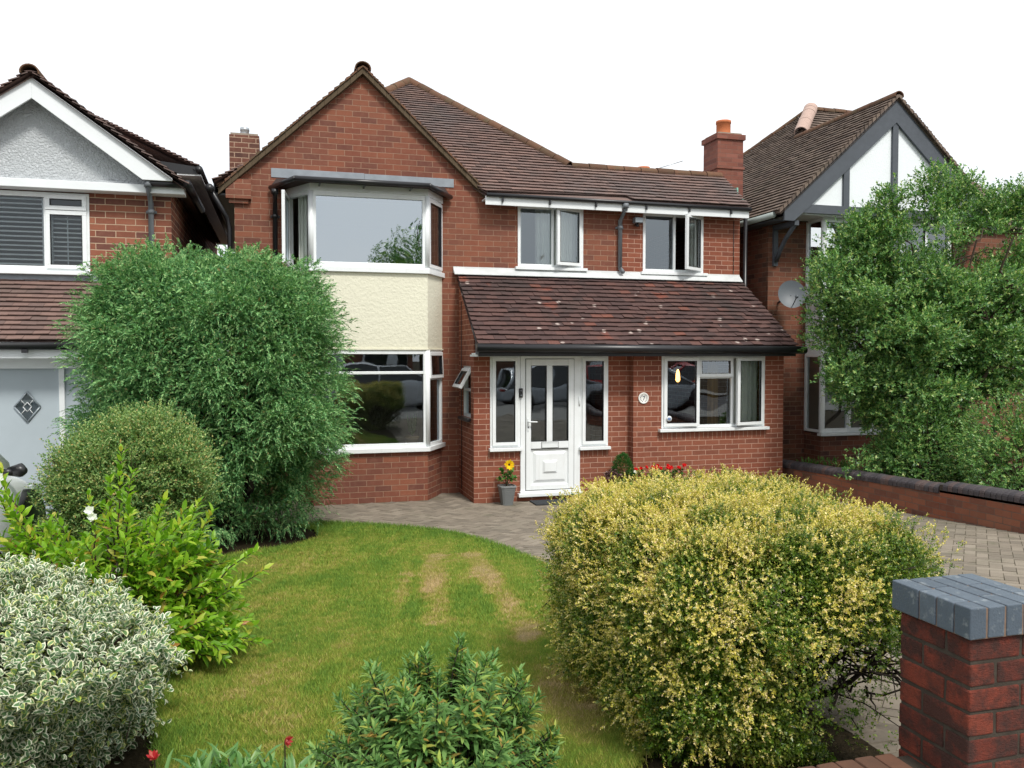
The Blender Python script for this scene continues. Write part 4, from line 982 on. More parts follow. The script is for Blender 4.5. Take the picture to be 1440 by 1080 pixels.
M['red_lens'] = m_plain('red_lens', (.3,.01,.01), .2)
car('parked_car', 'white car with black wing mirror on the neighbour drive at the left edge', 'car', (-2.80,5.6,.22), PI/2, (.78,.80,.82)).scale = (1.1,1.1,1.22)
car('parked_car', 'silver car parked at the kerb, mirrored in the front door glass', 'car', (8.4,-2.1,.35), 0, (.42,.45,.48))
car('parked_car', 'pale silver car parked at the kerb, mirrored in the lower bay window', 'car', (3.2,-2.1,.35), 0, (.60,.62,.64))
car('parked_car', 'red car across the street, mirrored in the right sidelight of the door', 'car', (11.0,-7.2,.35), PI, (.45,.02,.02))
def plain_house(label, x, y, w_, d_, h, z, rot, brick, gable=True):
    t = thing('detached_house', label, 'house', (x, y, z)); B = Matrix.Translation((x, y, z)) @ Matrix.Rotation(rot, 4, 'Z')
    m = MB(); m.M = B; m.box(-w_/2, w_/2, 0, d_, -.3, h)
    if gable: m.prism([(-w_/2,0,h),(-w_/2+3.4,0,h),(-w_/2+1.7,0,h+1.6)], (0,.3,0))
    m.build('wall', M[brick], t)
    m = MB(); e = .3; P = [(-w_/2-e,-e,h-.1),(w_/2+e,-e,h-.1),(w_/2+e,d_+e,h-.1),(-w_/2-e,d_+e,h-.1)]; rh = h+d_*.38
    R0, R1 = (-w_/2+d_*.45, d_/2, rh), (w_/2-d_*.45, d_/2, rh)
    if R0[0] > R1[0]: R0 = R1 = (0, d_/2, rh)
    tm = MB(); tm.M = B
    for q in ([P[0],P[1],R1,R0],[P[1],P[2],R1],[P[2],P[3],R0,R1],[P[3],P[0],R0]): tm.quad(*q)
    if gable: tm.quad((-w_/2-.1,-.15,h-.05),(-w_/2+1.7,-.15,h+1.7),(-w_/2+1.7,d_*.4,h+1.7),(-w_/2-.1,d_*.3,h-.05)); tm.quad((-w_/2+3.5,-.15,h-.05),(-w_/2+1.7,-.15,h+1.7),(-w_/2+1.7,d_*.4,h+1.7),(-w_/2+3.5,d_*.3,h-.05))
    tm.build('roof', M['plain_roof'], t)
    for wx, wz, ww, wh in ((-w_/2+.7,.9,2.0,1.3),(-w_/2+.7,3.2,2.0,1.2),(w_/2-3.0,3.2,1.4,1.1),(w_/2-3.2,1.0,2.0,1.2)):
        O = B @ Vector((wx, -.05, wz)); window(t, tuple(O), rot, ww, wh, [(0,ww/2,0,wh,'f',0),(ww/2,ww,0,wh,'s',0)], glass='car_glass')
    m = MB(); m.M = B; m.box(-.35,.65,-.06,-.001,.0,2.1); m.build('front_door', M['white_paint'], t)
    return t
M['plain_roof'] = m_brick('distant_tile', .17, .105, [(0,(.07,.045,.04)),(1,(.15,.08,.06))], (.04,.03,.03), .008)
plain_house('brick house across the street, mirrored in the lower bay window', 3.0, -24.0, 9, 8, 4.2, .45, PI, 'old')
plain_house('second brick house across the street, mirrored in the porch glass', 17.5, -20.0, 9, 8, 4.8, .45, PI, 'right_brick')
plain_house('house with a low brown roof just showing beyond the tall shrub at the right edge', 21.5, 14.5, 9, 7, 4.35, 0, 0, 'right_brick', False)

# ================================================================== PLANTS
def unit(v): return v/np.maximum(np.linalg.norm(v, axis=-1, keepdims=True), 1e-9)
def vn(P, f, seed, octs=2):
    r = np.random.default_rng(seed); o = np.zeros(len(P))
    for q in range(octs):
        for k in range(6):
            d = r.normal(size=3); d /= np.linalg.norm(d); o += np.sin(P@d*f*r.uniform(.6, 1.5)*2**q+r.uniform(0, 6))/(6**.5)/2**q
    return o
def perp(D):
    R = RNG.normal(size=D.shape); return unit(np.cross(D, R))
def rhomb(P, D, N, L, W, fold=.15):
    S = unit(np.cross(D, N)); N = np.cross(S, D); L = L[:,None]; W = W[:,None]; n = len(P)
    V = np.stack([P, P+D*L*.45+S*W*.5+N*W*fold, P+D*L, P+D*L*.45-S*W*.5+N*W*fold], 1).reshape(-1, 3)
    i = np.arange(n)*4; T = np.concatenate([np.stack([i,i+1,i+2],1), np.stack([i,i+2,i+3],1)]); return V, T
def oval(P, D, N, L, W, curl=.2, fold=.2):
    S = unit(np.cross(D, N)); N = np.cross(S, D); L = L[:,None]; W = W[:,None]; n = len(P)
    c = lambda t: P+D*L*t-N*L*curl*t*t
    up = N*W*fold
    V = np.stack([P, c(.32), c(.70), c(1.0), c(.32)+S*W*.5+up, c(.70)+S*W*.40+up, c(.32)-S*W*.5+up, c(.70)-S*W*.40+up], 1).reshape(-1, 3)
    i = np.arange(n)*8
    F = [(0,4,1),(0,1,6),(1,4,5),(1,5,2),(6,1,2),(6,2,7),(2,5,3),(7,2,3)]
    T = np.concatenate([np.stack([i+a,i+b,i+c_],1) for a, b, c_ in F]); return V, T, np.tile([.35,0,0,.9,1,1,1,1], n)
def envelope(c, rad, down, n, e=2.5, lump=.08, f=1.6, seed=1, top=1.0):
    if e > 2.5:      # even cover on boxy shapes
        d = RNG.uniform(-1, 1, (n, 3)); k_ = RNG.choice(3, n, p=np.array([rad[1]*rad[2], rad[0]*rad[2], rad[0]*rad[1]])/(rad[1]*rad[2]+rad[0]*rad[2]+rad[0]*rad[1])); d[np.arange(n), k_] = np.sign(d[np.arange(n), k_])
    else: d = unit(RNG.normal(size=(n, 3)))
    a = np.abs(d); r = (a[:,0]**e+a[:,1]**e+a[:,2]**e)**(-1/e)
    u = d*r[:,None]; nrm = unit(np.sign(u)*np.abs(u)**(e-1)/np.array(rad)); k = 1+lump*vn(unit(d), f*2.2, seed, 3)
    s = np.array(rad)[None]*np.ones((n, 1)); s[:,2] = np.where(u[:,2] > 0, rad[2], down)
    return np.array(c)+u*s*k[:,None], nrm, u
def clumped(c, rad, down, n, e, lump, f, seed, nc, cr):
    """shoot origins gathered into many small billows over the envelope"""
    Cc, Cn, Cu = envelope(c, rad, down, nc, e, lump, f, seed); i = RNG.integers(0, nc, n); size = cr*RNG.uniform(.65, 1.35, nc)[i]
    Cc = np.array(c)+(Cc-np.array(c))*(1-RNG.uniform(0, .20, nc)[:,None])
    d = unit(RNG.normal(size=(n, 3))+Cn[i]*.8+np.array([0,0,.35])); r = RNG.uniform(0, 1, n)**.45
    return Cc[i]+d*(size*r)[:,None]*np.array([1,1,.8]), unit(Cn[i]*.55+d), Cu[i], (1-r)
def core(c, rad, down, n, e, L, W, keep=None, lo=.5, hi=.92):
    """older leaves facing every way inside the crown"""
    B, N_, U = envelope(c, rad, down, n, e, .05, 1.6, 77); f_ = RNG.uniform(lo**2, hi**2, n)**.5; B = np.array(c)+(B-np.array(c))*f_[:,None]
    if keep is not None: k = keep(B, U); B = B[k]
    n = len(B); l = RNG.uniform(*L, n); return rhomb(B, unit(RNG.normal(size=(n, 3))), unit(RNG.normal(size=(n, 3))), l, l*W)
def leafify(B, A, ln, k, ang=.8, droop=.1, tmin=.1, jitter=.3):
    """k leaves along each shoot: returns P, D, N, t"""
    n = len(B); t = np.linspace(tmin, 1, k)[None,:,None]+RNG.uniform(-.5, .5, (n, k, 1))/k
    P = B[:,None]+A[:,None]*t*ln[:,None,None]-np.array([0,0,1.])*droop*ln[:,None,None]*t*t
    s1 = perp(A); s2 = np.cross(A, s1); ph = (np.arange(k)*2.4)[None,:]+RNG.uniform(0, 6, (n, 1))+RNG.normal(0, .3, (n, k))
    R = s1[:,None]*np.cos(ph)[...,None]+s2[:,None]*np.sin(ph)[...,None]
    an = ang*(1.15-.5*t)
    D = unit(A[:,None]*np.cos(an)+R*np.sin(an)+RNG.normal(0, jitter, (n, k, 3))*.4)
    N = unit(A[:,None]*.9-R*.2+np.array([0,0,.6])+RNG.normal(0, .35, (n, k, 3)))
    return P.reshape(-1,3), D.reshape(-1,3), N.reshape(-1,3), np.broadcast_to(t, (n, k, 1)).reshape(-1)
def twigs(name, segs, mat, parent, seg=5):
    """segs: list of (points, radii)"""
    m = MB()
    for pts, r in segs: m.tube(pts, r, seg, False)
    return m.build(name, mat, parent)
def bend(a, b, sag=.1, n=5, wob=.04):
    a, b = Vector(a), Vector(b); L = (b-a).length; out = []
    for i in range(n+1):
        t = i/n; p = a.lerp(b, t)+Vector((0, 0, sag*L*math.sin(PI*t)))
        if 0 < i < n: p += Vector([random.gauss(0, wob*L*.5) for _ in range(3)])
        out.append(tuple(p))
    return out
def taper(r0, r1, n=5): return [r0+(r1-r0)*i/n for i in range(n+1)]
M['bark'] = m_plain('bark', (.07,.05,.038), .95, .1, .4, 14, .7)
M['dark_bark'] = m_plain('dark_bark', (.035,.028,.022), .95, .1, .4, 14, .7)

# --- large juniper --------------------------------------------------
JL = m_leaf('juniper_foliage', [(0,(.045,.14,.05)),(.35,(.105,.26,.095)),(.7,(.21,.43,.15)),(.95,(.40,.58,.25)),(1,(.28,.20,.08))], .6, .15, .2)
ju = thing('conifer_shrub', 'huge rounded feathery green conifer between the lawn and the neighbour garage', 'conifer', (-.62,9.55,.05))
jc, jr = (-.70,9.62,1.88), (1.38,1.16,1.36)
def JH(B):      # dark bare hollow low on the lawn side
    x, y, z = B.T; q = .12*np.sin(x*6)+.06*np.sin(x*17+z*9)
    return (((x-.15)/.55)**2+((z-.80-q)/.27)**2 < 1) & (y < 9.45) | ((((x-.02)/.34)**2+((z-.25)/.22)**2 < 1) & (y < 9.2))
def juniper():
    n = 38000; B, N_, U, dp = clumped(jc, jr, 1.80, n, 2.9, .06, 2.2, 4, 400, .25)
    B2, N2, U2 = envelope(jc, [q*.90 for q in jr], 1.66, 2500, 2.9, .05, 2.2, 4); B, N_, U = np.concatenate([B, B2]), np.concatenate([N_, N2]), np.concatenate([U, U2]); n = len(B)
    dep = RNG.uniform(0, 1, n)**2.5*.30; B = np.array(jc)+(B-np.array(jc))*(1-dep[:,None])
    hol = JH(B)
    keep = (B[:,2] > .10) & ~hol
    lo = B[:,2] < .9; keep &= ~(lo & (vn(B, 3.4, 9) > .5) & (dep < .16)); B, N_ = B[keep], N_[keep]; n = len(B)
    A = unit(N_*.9+np.array([0,0,.40])+RNG.normal(0, .30, (n, 3))); ln = RNG.uniform(.07, .155, n)
    k = 15; dr = .42
    t = (np.arange(k)+.5)/k; tt = t[None,:,None]
    P = B[:,None]+A[:,None]*tt*ln[:,None,None]-np.array([0,0,1.])*dr*ln[:,None,None]*tt**2.2
    T_ = unit(A[:,None]-np.array([0,0,1.])*dr*2.2*tt**1.2)
    S = unit(np.cross(A, np.array([0,0,1.])+RNG.normal(0, .4, (n, 3))))[:,None]*np.where(np.arange(k) % 2, 1, -1)[None,:,None]
    D = unit(T_+S*.75*(1.1-tt)+RNG.normal(0, .22, (n, k, 3))-np.array([0,0,.15])); Nn = unit(np.cross(T_, S)+RNG.normal(0, .3, (n, k, 3)))
    L = (RNG.uniform(.020, .036, (n, k))*(1.15-.50*t)).reshape(-1); W = L*.38
    V, T = rhomb(P.reshape(-1,3), D.reshape(-1,3), Nn.reshape(-1,3), L, W, .2)
    return V, T
V, T = juniper()
V2, T2 = core(jc, jr, 1.75, 130000, 2.9, (.035,.07), .34, lambda B, U: (B[:,2] > .1) & ~JH(B), .50, .90)
np_obj('foliage', np.concatenate([V, V2]), np.concatenate([T, T2+len(V)]), JL, ju)
sg = [(bend((-.62,9.55,.0), (-.70+random.uniform(-.9,.9), 9.6+random.uniform(-.7,.7), random.uniform(1.2,2.5)), .05), taper(.07,.01)) for _ in range(46)]
twigs('trunk', sg, M['dark_bark'], ju)

# --- small leaved shrub helper -------------------------------------
def bush(name, label, cat, base, c, rad, down, n, k, ln, L, W, mat, e=2.4, lump=.08, seed=1, depth=.3, up=.5, ang=.8, droop=.05, jit=.35,
         keep=None, kind='rhomb', stems=24, bark='bark', tipattr=None, curl=.2, fold=.2, zmin=None, stem_r=.022, seg=5, f=1.6, spread=.3, dpow=2.0, clump=None, corn=0):
    t = thing(name, label, cat, base)
    if clump:
        n1 = int(n*.68); B, N_, U, d1 = clumped(c, rad, down, n1, e, lump, f, seed, *clump)
        B2, N2, U2 = envelope(c, [q*.95 for q in rad], down*.97, n-n1, e, lump, f, seed); B, N_, U = np.concatenate([B, B2]), np.concatenate([N_, N2]), np.concatenate([U, U2])
        dep = np.concatenate([d1*.28, RNG.uniform(0, 1, n-n1)**dpow*depth*1.6])
    else:
        B, N_, U = envelope(c, rad, down, n, e, lump, f, seed); dep = RNG.uniform(0, 1, n)**dpow*depth
    B = np.array(c)+(B-np.array(c))*(1-dep[:,None]); kk = B[:,2] > (base[2]+.03 if zmin is None else zmin)
    if keep is not None: kk &= keep(B, U)
    B, N_, dep, U = B[kk], N_[kk], dep[kk], U[kk]; n = len(B)
    A = unit(N_+np.array([0,0,up])+RNG.normal(0, spread, (n, 3))); l = RNG.uniform(*ln, n)
    P, D, Nn, tt = leafify(B-A*l[:,None]*.5, A, l, k, ang, droop, jitter=jit)
    m_ = len(P); LL = RNG.uniform(*L, m_)*(1.1-.35*tt); WW = LL*W; attrs = {}
    if kind == 'rhomb':
        V, T = rhomb(P, D, Nn, LL, WW, fold); rep = 4
    else:
        V, T, ed = oval(P, D, Nn, LL, WW, curl, fold); attrs['edge'] = ed; rep = 8
    if tipattr is not None:
        a = tipattr(np.repeat(B, k, 0), np.repeat(U, k, 0), np.repeat(dep, k, 0)/max(depth, 1e-6), tt); attrs['tip'] = np.repeat(a, rep)
    if corn:
        V2, T2 = core(c, rad, down, corn, e, (L[0]*1.1, L[1]*1.35), W, lambda B, U: (B[:,2] > (zmin or 0)) & (keep(B, U) if keep else True)); T = np.concatenate([T, T2+len(V)]); V = np.concatenate([V, V2])
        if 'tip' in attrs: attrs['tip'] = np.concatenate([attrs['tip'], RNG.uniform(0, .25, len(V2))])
    np_obj('foliage', V, T, mat, t, attrs)
    pick = RNG.integers(0, n, stems); sg = []
    for i in pick:
        q = B[i]; b0 = Vector(base)+Vector((random.gauss(0, .06), random.gauss(0, .06), -.03)); sg.append((bend(b0, tuple(q), .06), taper(stem_r*random.uniform(.6, 1), .003)))
    # a fine twig inside each of many shoots
    for i in RNG.integers(0, n, min(n, stems*8)): sg.append(([tuple(B[i]-A[i]*l[i]*1.1), tuple(B[i]+A[i]*l[i]*.25)], [.003,.0015]))
    twigs('stems', sg, M[bark], t, seg); return t

# --- golden clipped shrub ------------------------------------------
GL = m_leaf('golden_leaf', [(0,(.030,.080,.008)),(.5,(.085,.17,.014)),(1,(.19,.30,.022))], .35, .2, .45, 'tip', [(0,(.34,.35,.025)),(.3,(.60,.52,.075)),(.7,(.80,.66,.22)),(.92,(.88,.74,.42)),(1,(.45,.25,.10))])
gc = (2.09,3.60,.965)
def gkeep(B, U):
    x, y, z = B.T
    hole = (x > 2.18+.15*np.sin(z*7)) & (z < .90+.08*np.sin(x*11+y*5)) & (y < 4.9) & (RNG.uniform(0, 1, len(x)) < .965)
    return ~hole
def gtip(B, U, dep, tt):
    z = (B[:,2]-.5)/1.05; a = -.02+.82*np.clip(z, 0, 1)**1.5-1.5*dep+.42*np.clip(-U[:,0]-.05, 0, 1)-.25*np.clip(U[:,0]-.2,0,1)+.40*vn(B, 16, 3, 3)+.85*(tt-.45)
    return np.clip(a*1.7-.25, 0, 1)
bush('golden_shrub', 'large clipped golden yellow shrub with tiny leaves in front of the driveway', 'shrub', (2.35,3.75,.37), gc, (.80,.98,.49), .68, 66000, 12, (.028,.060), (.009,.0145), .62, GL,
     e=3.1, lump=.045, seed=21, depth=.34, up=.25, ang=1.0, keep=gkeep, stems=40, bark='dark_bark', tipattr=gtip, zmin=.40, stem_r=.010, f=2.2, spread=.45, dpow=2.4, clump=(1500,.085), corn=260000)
bs = [(bend((2.2+random.gauss(0,.1),3.5+random.gauss(0,.15),.35), (random.uniform(2.3,2.85), random.uniform(3.0,4.2), random.uniform(.8,1.1)), random.uniform(-.05,.08), 6, .05), taper(.024,.006,6)) for _ in range(34)]
bs += [(bend((random.uniform(2.2,2.7),random.uniform(2.9,3.8),random.uniform(.55,.9)), (random.uniform(2.3,2.95),random.uniform(2.8,3.8),random.uniform(.5,.95)), .05, 4, .10), taper(.006,.002,4)) for _ in range(90)]
gs = [o for o in bpy.data.objects if o.name.startswith('golden_shrub')][0]
twigs('bare_branch', bs, M['dark_bark'], gs)

# --- olive green mound ---------------------------------------------
OL = m_leaf('olive_leaf', [(0,(.06,.15,.040)),(.4,(.15,.28,.075)),(.8,(.32,.44,.14)),(.95,(.50,.48,.18)),(1,(.46,.26,.09))], .45, .2, .4)
bush('round_shrub', 'rounded olive green small leaved shrub in front of the big conifer', 'shrub', (-1.13,7.0,.18), (-1.13,6.95,1.08), (.50,.50,.52), .88, 17000, 13, (.09,.22), (.018,.030), .55, OL,
     e=2.3, lump=.07, seed=8, depth=.3, up=.55, stems=40, zmin=.22, spread=.5, clump=(320,.17), corn=50000)

# --- bright green weigela ------------------------------------------
WL_ = m_leaf('weigela_leaf', [(0,(.11,.25,.016)),(.35,(.20,.40,.025)),(.7,(.33,.52,.04)),(.9,(.46,.56,.07)),(.97,(.52,.42,.08)),(1,(.46,.20,.06))], .4, .38, .4)
def long_shoots(t, mat, shoots, L, W, curl=.25, bark='bark', gap=.032):
    """arching stems with opposite pairs of pointed leaves"""
    Ps = []; Ds = []; Ns = []; Ls = []; sg = []
    for b, e_, sag, r0 in shoots:
        pts = bend(b, e_, sag, 7, .03); sg.append((pts, taper(r0, .002, 7))); pts = [np.array(p) for p in pts]
        tot = sum(np.linalg.norm(q-p) for p, q in zip(pts, pts[1:])); m_ = int(tot*.75/gap)
        for i in range(m_):
            s = (.25+.75*(i+1)/m_)*7; j = min(6, int(s)); p = pts[j]+(pts[j+1]-pts[j])*min(1, s-j); a = pts[j+1]-pts[j]; a /= np.linalg.norm(a)
            q = np.cross(a, [0,0,1.]); q = q/max(np.linalg.norm(q), 1e-6); q2 = np.cross(a, q); ph = (i % 2)*PI/2+RNG.normal(0, .35)
            tipf = (i+1)/m_
            for sgn in (-1, 1):
                r = (q*math.cos(ph)+q2*math.sin(ph))*sgn; an = 1.05-.6*tipf
                Ps.append(p); Ds.append(a*math.cos(an)+r*math.sin(an)+RNG.normal(0, .12, 3)); Ns.append(a*.7+np.array([0,0,.8])-r*.3+RNG.normal(0, .2, 3)); Ls.append(RNG.uniform(*L)*(1.1-.45*abs(tipf-.5)))
    Ps, Ds, Ns, Ls = np.array(Ps), unit(np.array(Ds)), unit(np.array(Ns)), np.array(Ls)
    V, T, ed = oval(Ps, Ds, Ns, Ls, Ls*W, curl, .18); np_obj('foliage', V, T, mat, t, {'edge': ed}, True); twigs('stems', sg, M[bark], t)
wg = thing('flowering_shrub', 'bright lime green arching shrub with long pointed leaves and a few white flowers', 'shrub', (-.95,5.1,.29))
sh = []
for i in range(780):
    a_ = random.uniform(0, 2*PI); el = random.uniform(.02, 1.0); rr = random.uniform(.35, 1.0)**.7
    e_ = (-.93+math.cos(a_)*.80*rr*(1.08-.45*el), 5.1+math.sin(a_)*.65*rr*(1.08-.45*el), .36+.86*el*rr+random.uniform(-.03,.06))
    b0 = (-.93+(e_[0]+.93)*.35+random.gauss(0,.05), 5.1+(e_[1]-5.1)*.35+random.gauss(0,.05), .30+(e_[2]-.3)*random.uniform(.2,.6))
    sh.append((b0, e_, random.uniform(.02,.16), .006))
for px_, py_, pz_ in ((-.86,5.05,1.56),(-.80,5.0,1.44),(-.93,5.1,1.40),(-1.02,5.0,1.33),(-1.45,5.0,1.48),(-1.52,5.1,1.40),(-1.40,4.9,1.36),(-1.62,4.95,1.30),(-1.5,4.9,1.25),(-1.35,5.0,1.22),(-.45,5.0,1.26),(-.38,5.0,1.2),(-.52,4.95,1.16),(-.15,4.9,.98),(-.1,4.95,.86),(-.62,4.9,1.3)):
    sh.append(((-.93+(px_+.93)*.4, 5.1, .55), (px_, py_, pz_), .03, .009))
long_shoots(wg, WL_, sh, (.050,.085), .42, .22, gap=.030)
FL = m_leaf('white_petal', [(0,(.75,.76,.74)),(1,(.85,.86,.86))], .5, .3, .2)
def flower(parent, c, r, k, mat, name='flower', face=(0,-1,.3), petal_w=.7, curl=-.1, layers=1):
    fa = unit(np.array(face, float)); s1 = unit(np.cross(fa, [0,0,1.])); s2 = np.cross(s1, fa); P = []; D = []; N = []
    for L_i in range(layers):
        for i in range(k):
            t_ = 2*PI*(i+.5*L_i)/k+RNG.normal(0, .08); P.append(np.array(c)); D.append(s1*math.cos(t_)+s2*math.sin(t_)+fa*(.25+.35*L_i)+RNG.normal(0, .06, 3)); N.append(fa)
    P, D, N = np.array(P, float), unit(np.array(D)), np.array(N); L = np.full(len(P), r)*RNG.uniform(.9, 1.1, len(P))
    V, T, ed = oval(P, D, N, L, L*petal_w, curl, .1); return np_obj(name, V, T, mat, parent, None, True)
for c, r in (((-1.50,4.93,1.47),.045),((-1.43,4.90,1.46),.035),((-1.62,4.95,1.43),.045),((-1.46,4.88,1.40),.04),((-.985,4.85,1.27),.03),((-.97,4.85,1.235),.028),((-1.35,4.7,1.02),.02)):
    flower(wg, c, r, 5, FL, layers=2)

# --- variegated euonymus -------------------------------------------
def m_varieg():
    t = NT('variegated_leaf'); e_ = t.n('Attribute', attribute_name='edge').outputs['Fac']; r = t.n('NewGeometry').outputs['Random Per Island']
    g_ = t.ramp(r, [(0,(.06,.14,.05)),(.6,(.11,.22,.08)),(1,(.18,.30,.10))]); w_ = t.ramp(r, [(0,(.74,.77,.56)),(.65,(.86,.87,.68)),(.86,(.74,.72,.30)),(1,(.50,.60,.08))])
    n = t.noise(60, 3); k = t.ramp(t.math('ADD', e_, t.math('MULTIPLY', t.math('SUBTRACT', n, .5), .5)), [(.52,(0,0,0)),(.62,(1,1,1))])
    c = t.mix(k, g_, w_); p = t.n('BsdfPrincipled', {'Base Color': c, 'Roughness': .35, 'Specular IOR Level': .5}); tr = t.n('BsdfTranslucent', {'Color': c})
    return t.done(t.n('MixShader', {0: .22, 1: p.outputs[0], 2: tr.outputs[0]}).outputs[0])
bush('variegated_shrub', 'low white and green variegated shrub in the bottom left corner', 'shrub', (-1.25,3.75,.37), (-1.26,3.72,.80), (.78,.66,.36), .40, 9500, 8, (.07,.15), (.026,.042), .62, m_varieg(),
     e=2.0, lump=.24, seed=33, depth=.38, up=.5, ang=.95, kind='oval', curl=.12, fold=.22, stems=40, zmin=.42, spread=.55, f=2.4)

# --- foreground shrub with narrow leaves ---------------------------
HL = m_leaf('narrow_leaf', [(0,(.07,.16,.04)),(.4,(.12,.25,.065)),(.75,(.19,.33,.10)),(.90,(.38,.48,.09)),(1,(.42,.24,.07))], .5, .25, .25)
fs_ = thing('leafy_shrub', 'green shrub of narrow leaf whorls in the middle of the bottom edge', 'shrub', (.52,2.72,.42))
P_, D_, N_, L_l, sg = [], [], [], [], []
for i in range(370):
    a_ = random.uniform(0, 2*PI); el = random.random()**.8; rr = random.uniform(.2, 1)**.6
    q = np.array([.50+math.cos(a_)*.46*rr*(1-.55*el**2), 2.72+math.sin(a_)*.42*rr*(1-.55*el**2), .58+.51*el*(.55+.45*rr)+random.uniform(-.03,.05)])
    b0 = (.5+(q[0]-.5)*.45, 2.72+(q[1]-2.72)*.45, .42+(q[2]-.42)*random.uniform(.3,.6)); sg.append((bend(b0, tuple(q), .04, 5, .03), taper(.0035,.0018)))
    ax1 = unit(q-np.array(b0)+np.array([0,0,.12])); s1 = perp(ax1[None])[0]; s2 = np.cross(ax1, s1)
    for j in range(30):
        t_ = j/30; ph = j*2.4; r = s1*math.cos(ph)+s2*math.sin(ph); an = 1.5-1.1*t_
        P_.append(q-ax1*.10*(1-t_)+RNG.normal(0,.004,3)); D_.append(ax1*math.cos(an)+r*math.sin(an)+RNG.normal(0,.12,3)); N_.append(ax1*.8-r*.5+np.array([0,0,.3])); L_l.append(random.uniform(.042,.064)*(1.05-.40*t_))
V, T, ed = oval(np.array(P_), unit(np.array(D_)), unit(np.array(N_)), np.array(L_l), np.array(L_l)*.27, .18, .2); np_obj('foliage', V, T, HL, fs_, None, True); 
for _ in range(10): sg.append((bend((.52+random.gauss(0,.03),2.72+random.gauss(0,.03),.42), (.5+random.uniform(-.28,.28),2.72+random.uniform(-.2,.2),random.uniform(.75,1.0)), .02), taper(.012,.005)))
twigs('stems', sg, M['dark_bark'], fs_)

# --- peony-like clump with red buds --------------------------------
PL = m_leaf('clump_leaf', [(0,(.08,.20,.05)),(.6,(.14,.29,.08)),(1,(.24,.38,.13))], .4, .3, .45)
pc = thing('budding_plant', 'low clump of pale green lance leaves with red buds at the bottom left edge', 'plant', (-.17,2.50,.43)); sh = []
for i in range(60):
    a_ = random.uniform(0, 2*PI); r = random.uniform(.05, .30); sh.append(((-.17+math.cos(a_)*r*.4, 2.52+math.sin(a_)*r*.3, .62), (-.17+math.cos(a_)*r, 2.52+math.sin(a_)*r*.6, .90-r*.3+random.uniform(-.06,.03)), .05, .003))
long_shoots(pc, PL, sh, (.05,.085), .26, .3, gap=.024)
RB = m_leaf('red_petal', [(0,(.35,.02,.02)),(.6,(.50,.04,.05)),(1,(.60,.18,.15))], .5, .3, .3)
for c, fc in (((-.345,2.44,.985),(0,-.6,1)),((.005,2.47,.975),(.8,-.5,.1))):
    flower(pc, c, .022, 6, RB, 'bud', fc, .5, -.5, 2)
    m = MB(); m.tube([(c[0],c[1]+.05,.80),(c[0],c[1]+.01,c[2]-.015),(c[0],c[1],c[2])], .0022, 5); m.build('bud_stalk', M['bark'], pc)

# --- tall open evergreen on the right ------------------------------
TL = m_leaf('evergreen_leaf', [(0,(.04,.11,.035)),(.3,(.085,.21,.055)),(.65,(.155,.32,.08)),(.88,(.29,.44,.12)),(1,(.46,.50,.17))], .35, .22, .5)
def open_shrub(label, base, c, rad, down, ncl, nsh, L, seed, mat, nstem=7, csize=.25, spires=()):
    t = thing('evergreen_shrub', label, 'shrub', base); B, N_, U = envelope(c, rad, down, ncl*3, 2.2, .16, 1.7, seed)
    dep = RNG.uniform(0, 1, len(B))**1.1*.8; B = np.array(c)+(B-np.array(c))*(1-dep[:,None])
    kk = (vn(B, 2.3, seed+5) > -.45) & (B[:,2] > base[2]+.25) & ~((B[:,2] < 1.55) & (B[:,2] > .75) & (vn(B, 2.0, seed+9) > -.35)); B = B[kk][:ncl]; N_ = N_[kk][:ncl]; n = len(B)
    sg = []; stems = []
    for i in range(nstem):
        top = Vector((c[0]+random.gauss(0, rad[0]*.42), c[1]+random.gauss(0, rad[1]*.4), c[2]+rad[2]*random.uniform(.2, .75)))
        b0 = Vector(base)+Vector((random.gauss(0,.28), random.gauss(0,.16), -.05)); pts = bend(b0, top, .02, 9, .045); stems.append(pts); sg.append((pts, taper(random.uniform(.035,.055), .012, 9)))
    for q in B:
        best = min(((Vector(p)-Vector(q)).length+max(0, p[2]-q[2]+.1)*2, p) for s in stems for p in s[2:])[1]
        sg.append((bend(best, tuple(q), .08, 4, .06), taper(.012, .003, 4)))
    for x, y, z, h in spires:
        sg.append((bend((x, y, z), (x+random.gauss(0,.05), y, z+h), 0, 4, .03), taper(.01, .002, 4)))
        extra = np.array([[x+random.gauss(0,.07), y+random.gauss(0,.07), z+h*f_] for f_ in np.linspace(0, 1, 7)]); B = np.concatenate([B, extra]); N_ = np.concatenate([N_, np.tile([0,0,1.], (7,1))])
    n = len(B); C_ = np.repeat(B, nsh, 0); m_ = len(C_); off = RNG.normal(0, 1, (m_, 3))*csize*np.array([.5,.5,.36]); C_ = C_+off
    A = unit(unit(off)*.7+np.repeat(N_, nsh, 0)*.4+np.array([0,0,.55])+RNG.normal(0, .3, (m_, 3))); l = RNG.uniform(.07, .16, m_); k = 9
    P, D, Nn, tt = leafify(C_, A, l, k, .95, .05); LL = RNG.uniform(*L, len(P)); V, T = rhomb(P, D, Nn, LL, LL*.48, .15); np_obj('foliage', V, T, mat, t)
    twigs('branches', sg, M['bark'], t, 6); return t
open_shrub('tall many stemmed evergreen shrub hiding the right hand house front', (9.55,10.15,.05), (9.70,10.25,2.70), (2.32,1.15,1.55), 2.0, 560, 62, (.035,.062), 51, TL, 10, .21,
    [(8.55,10.1,3.8,.6),(9.15,10.0,4.0,.7),(10.4,10.3,4.05,.4),(10.9,10.2,4.1,.5),(11.4,10.3,3.9,.6),(8.15,10.2,3.6,.45),(9.7,10.1,4.2,.4)])
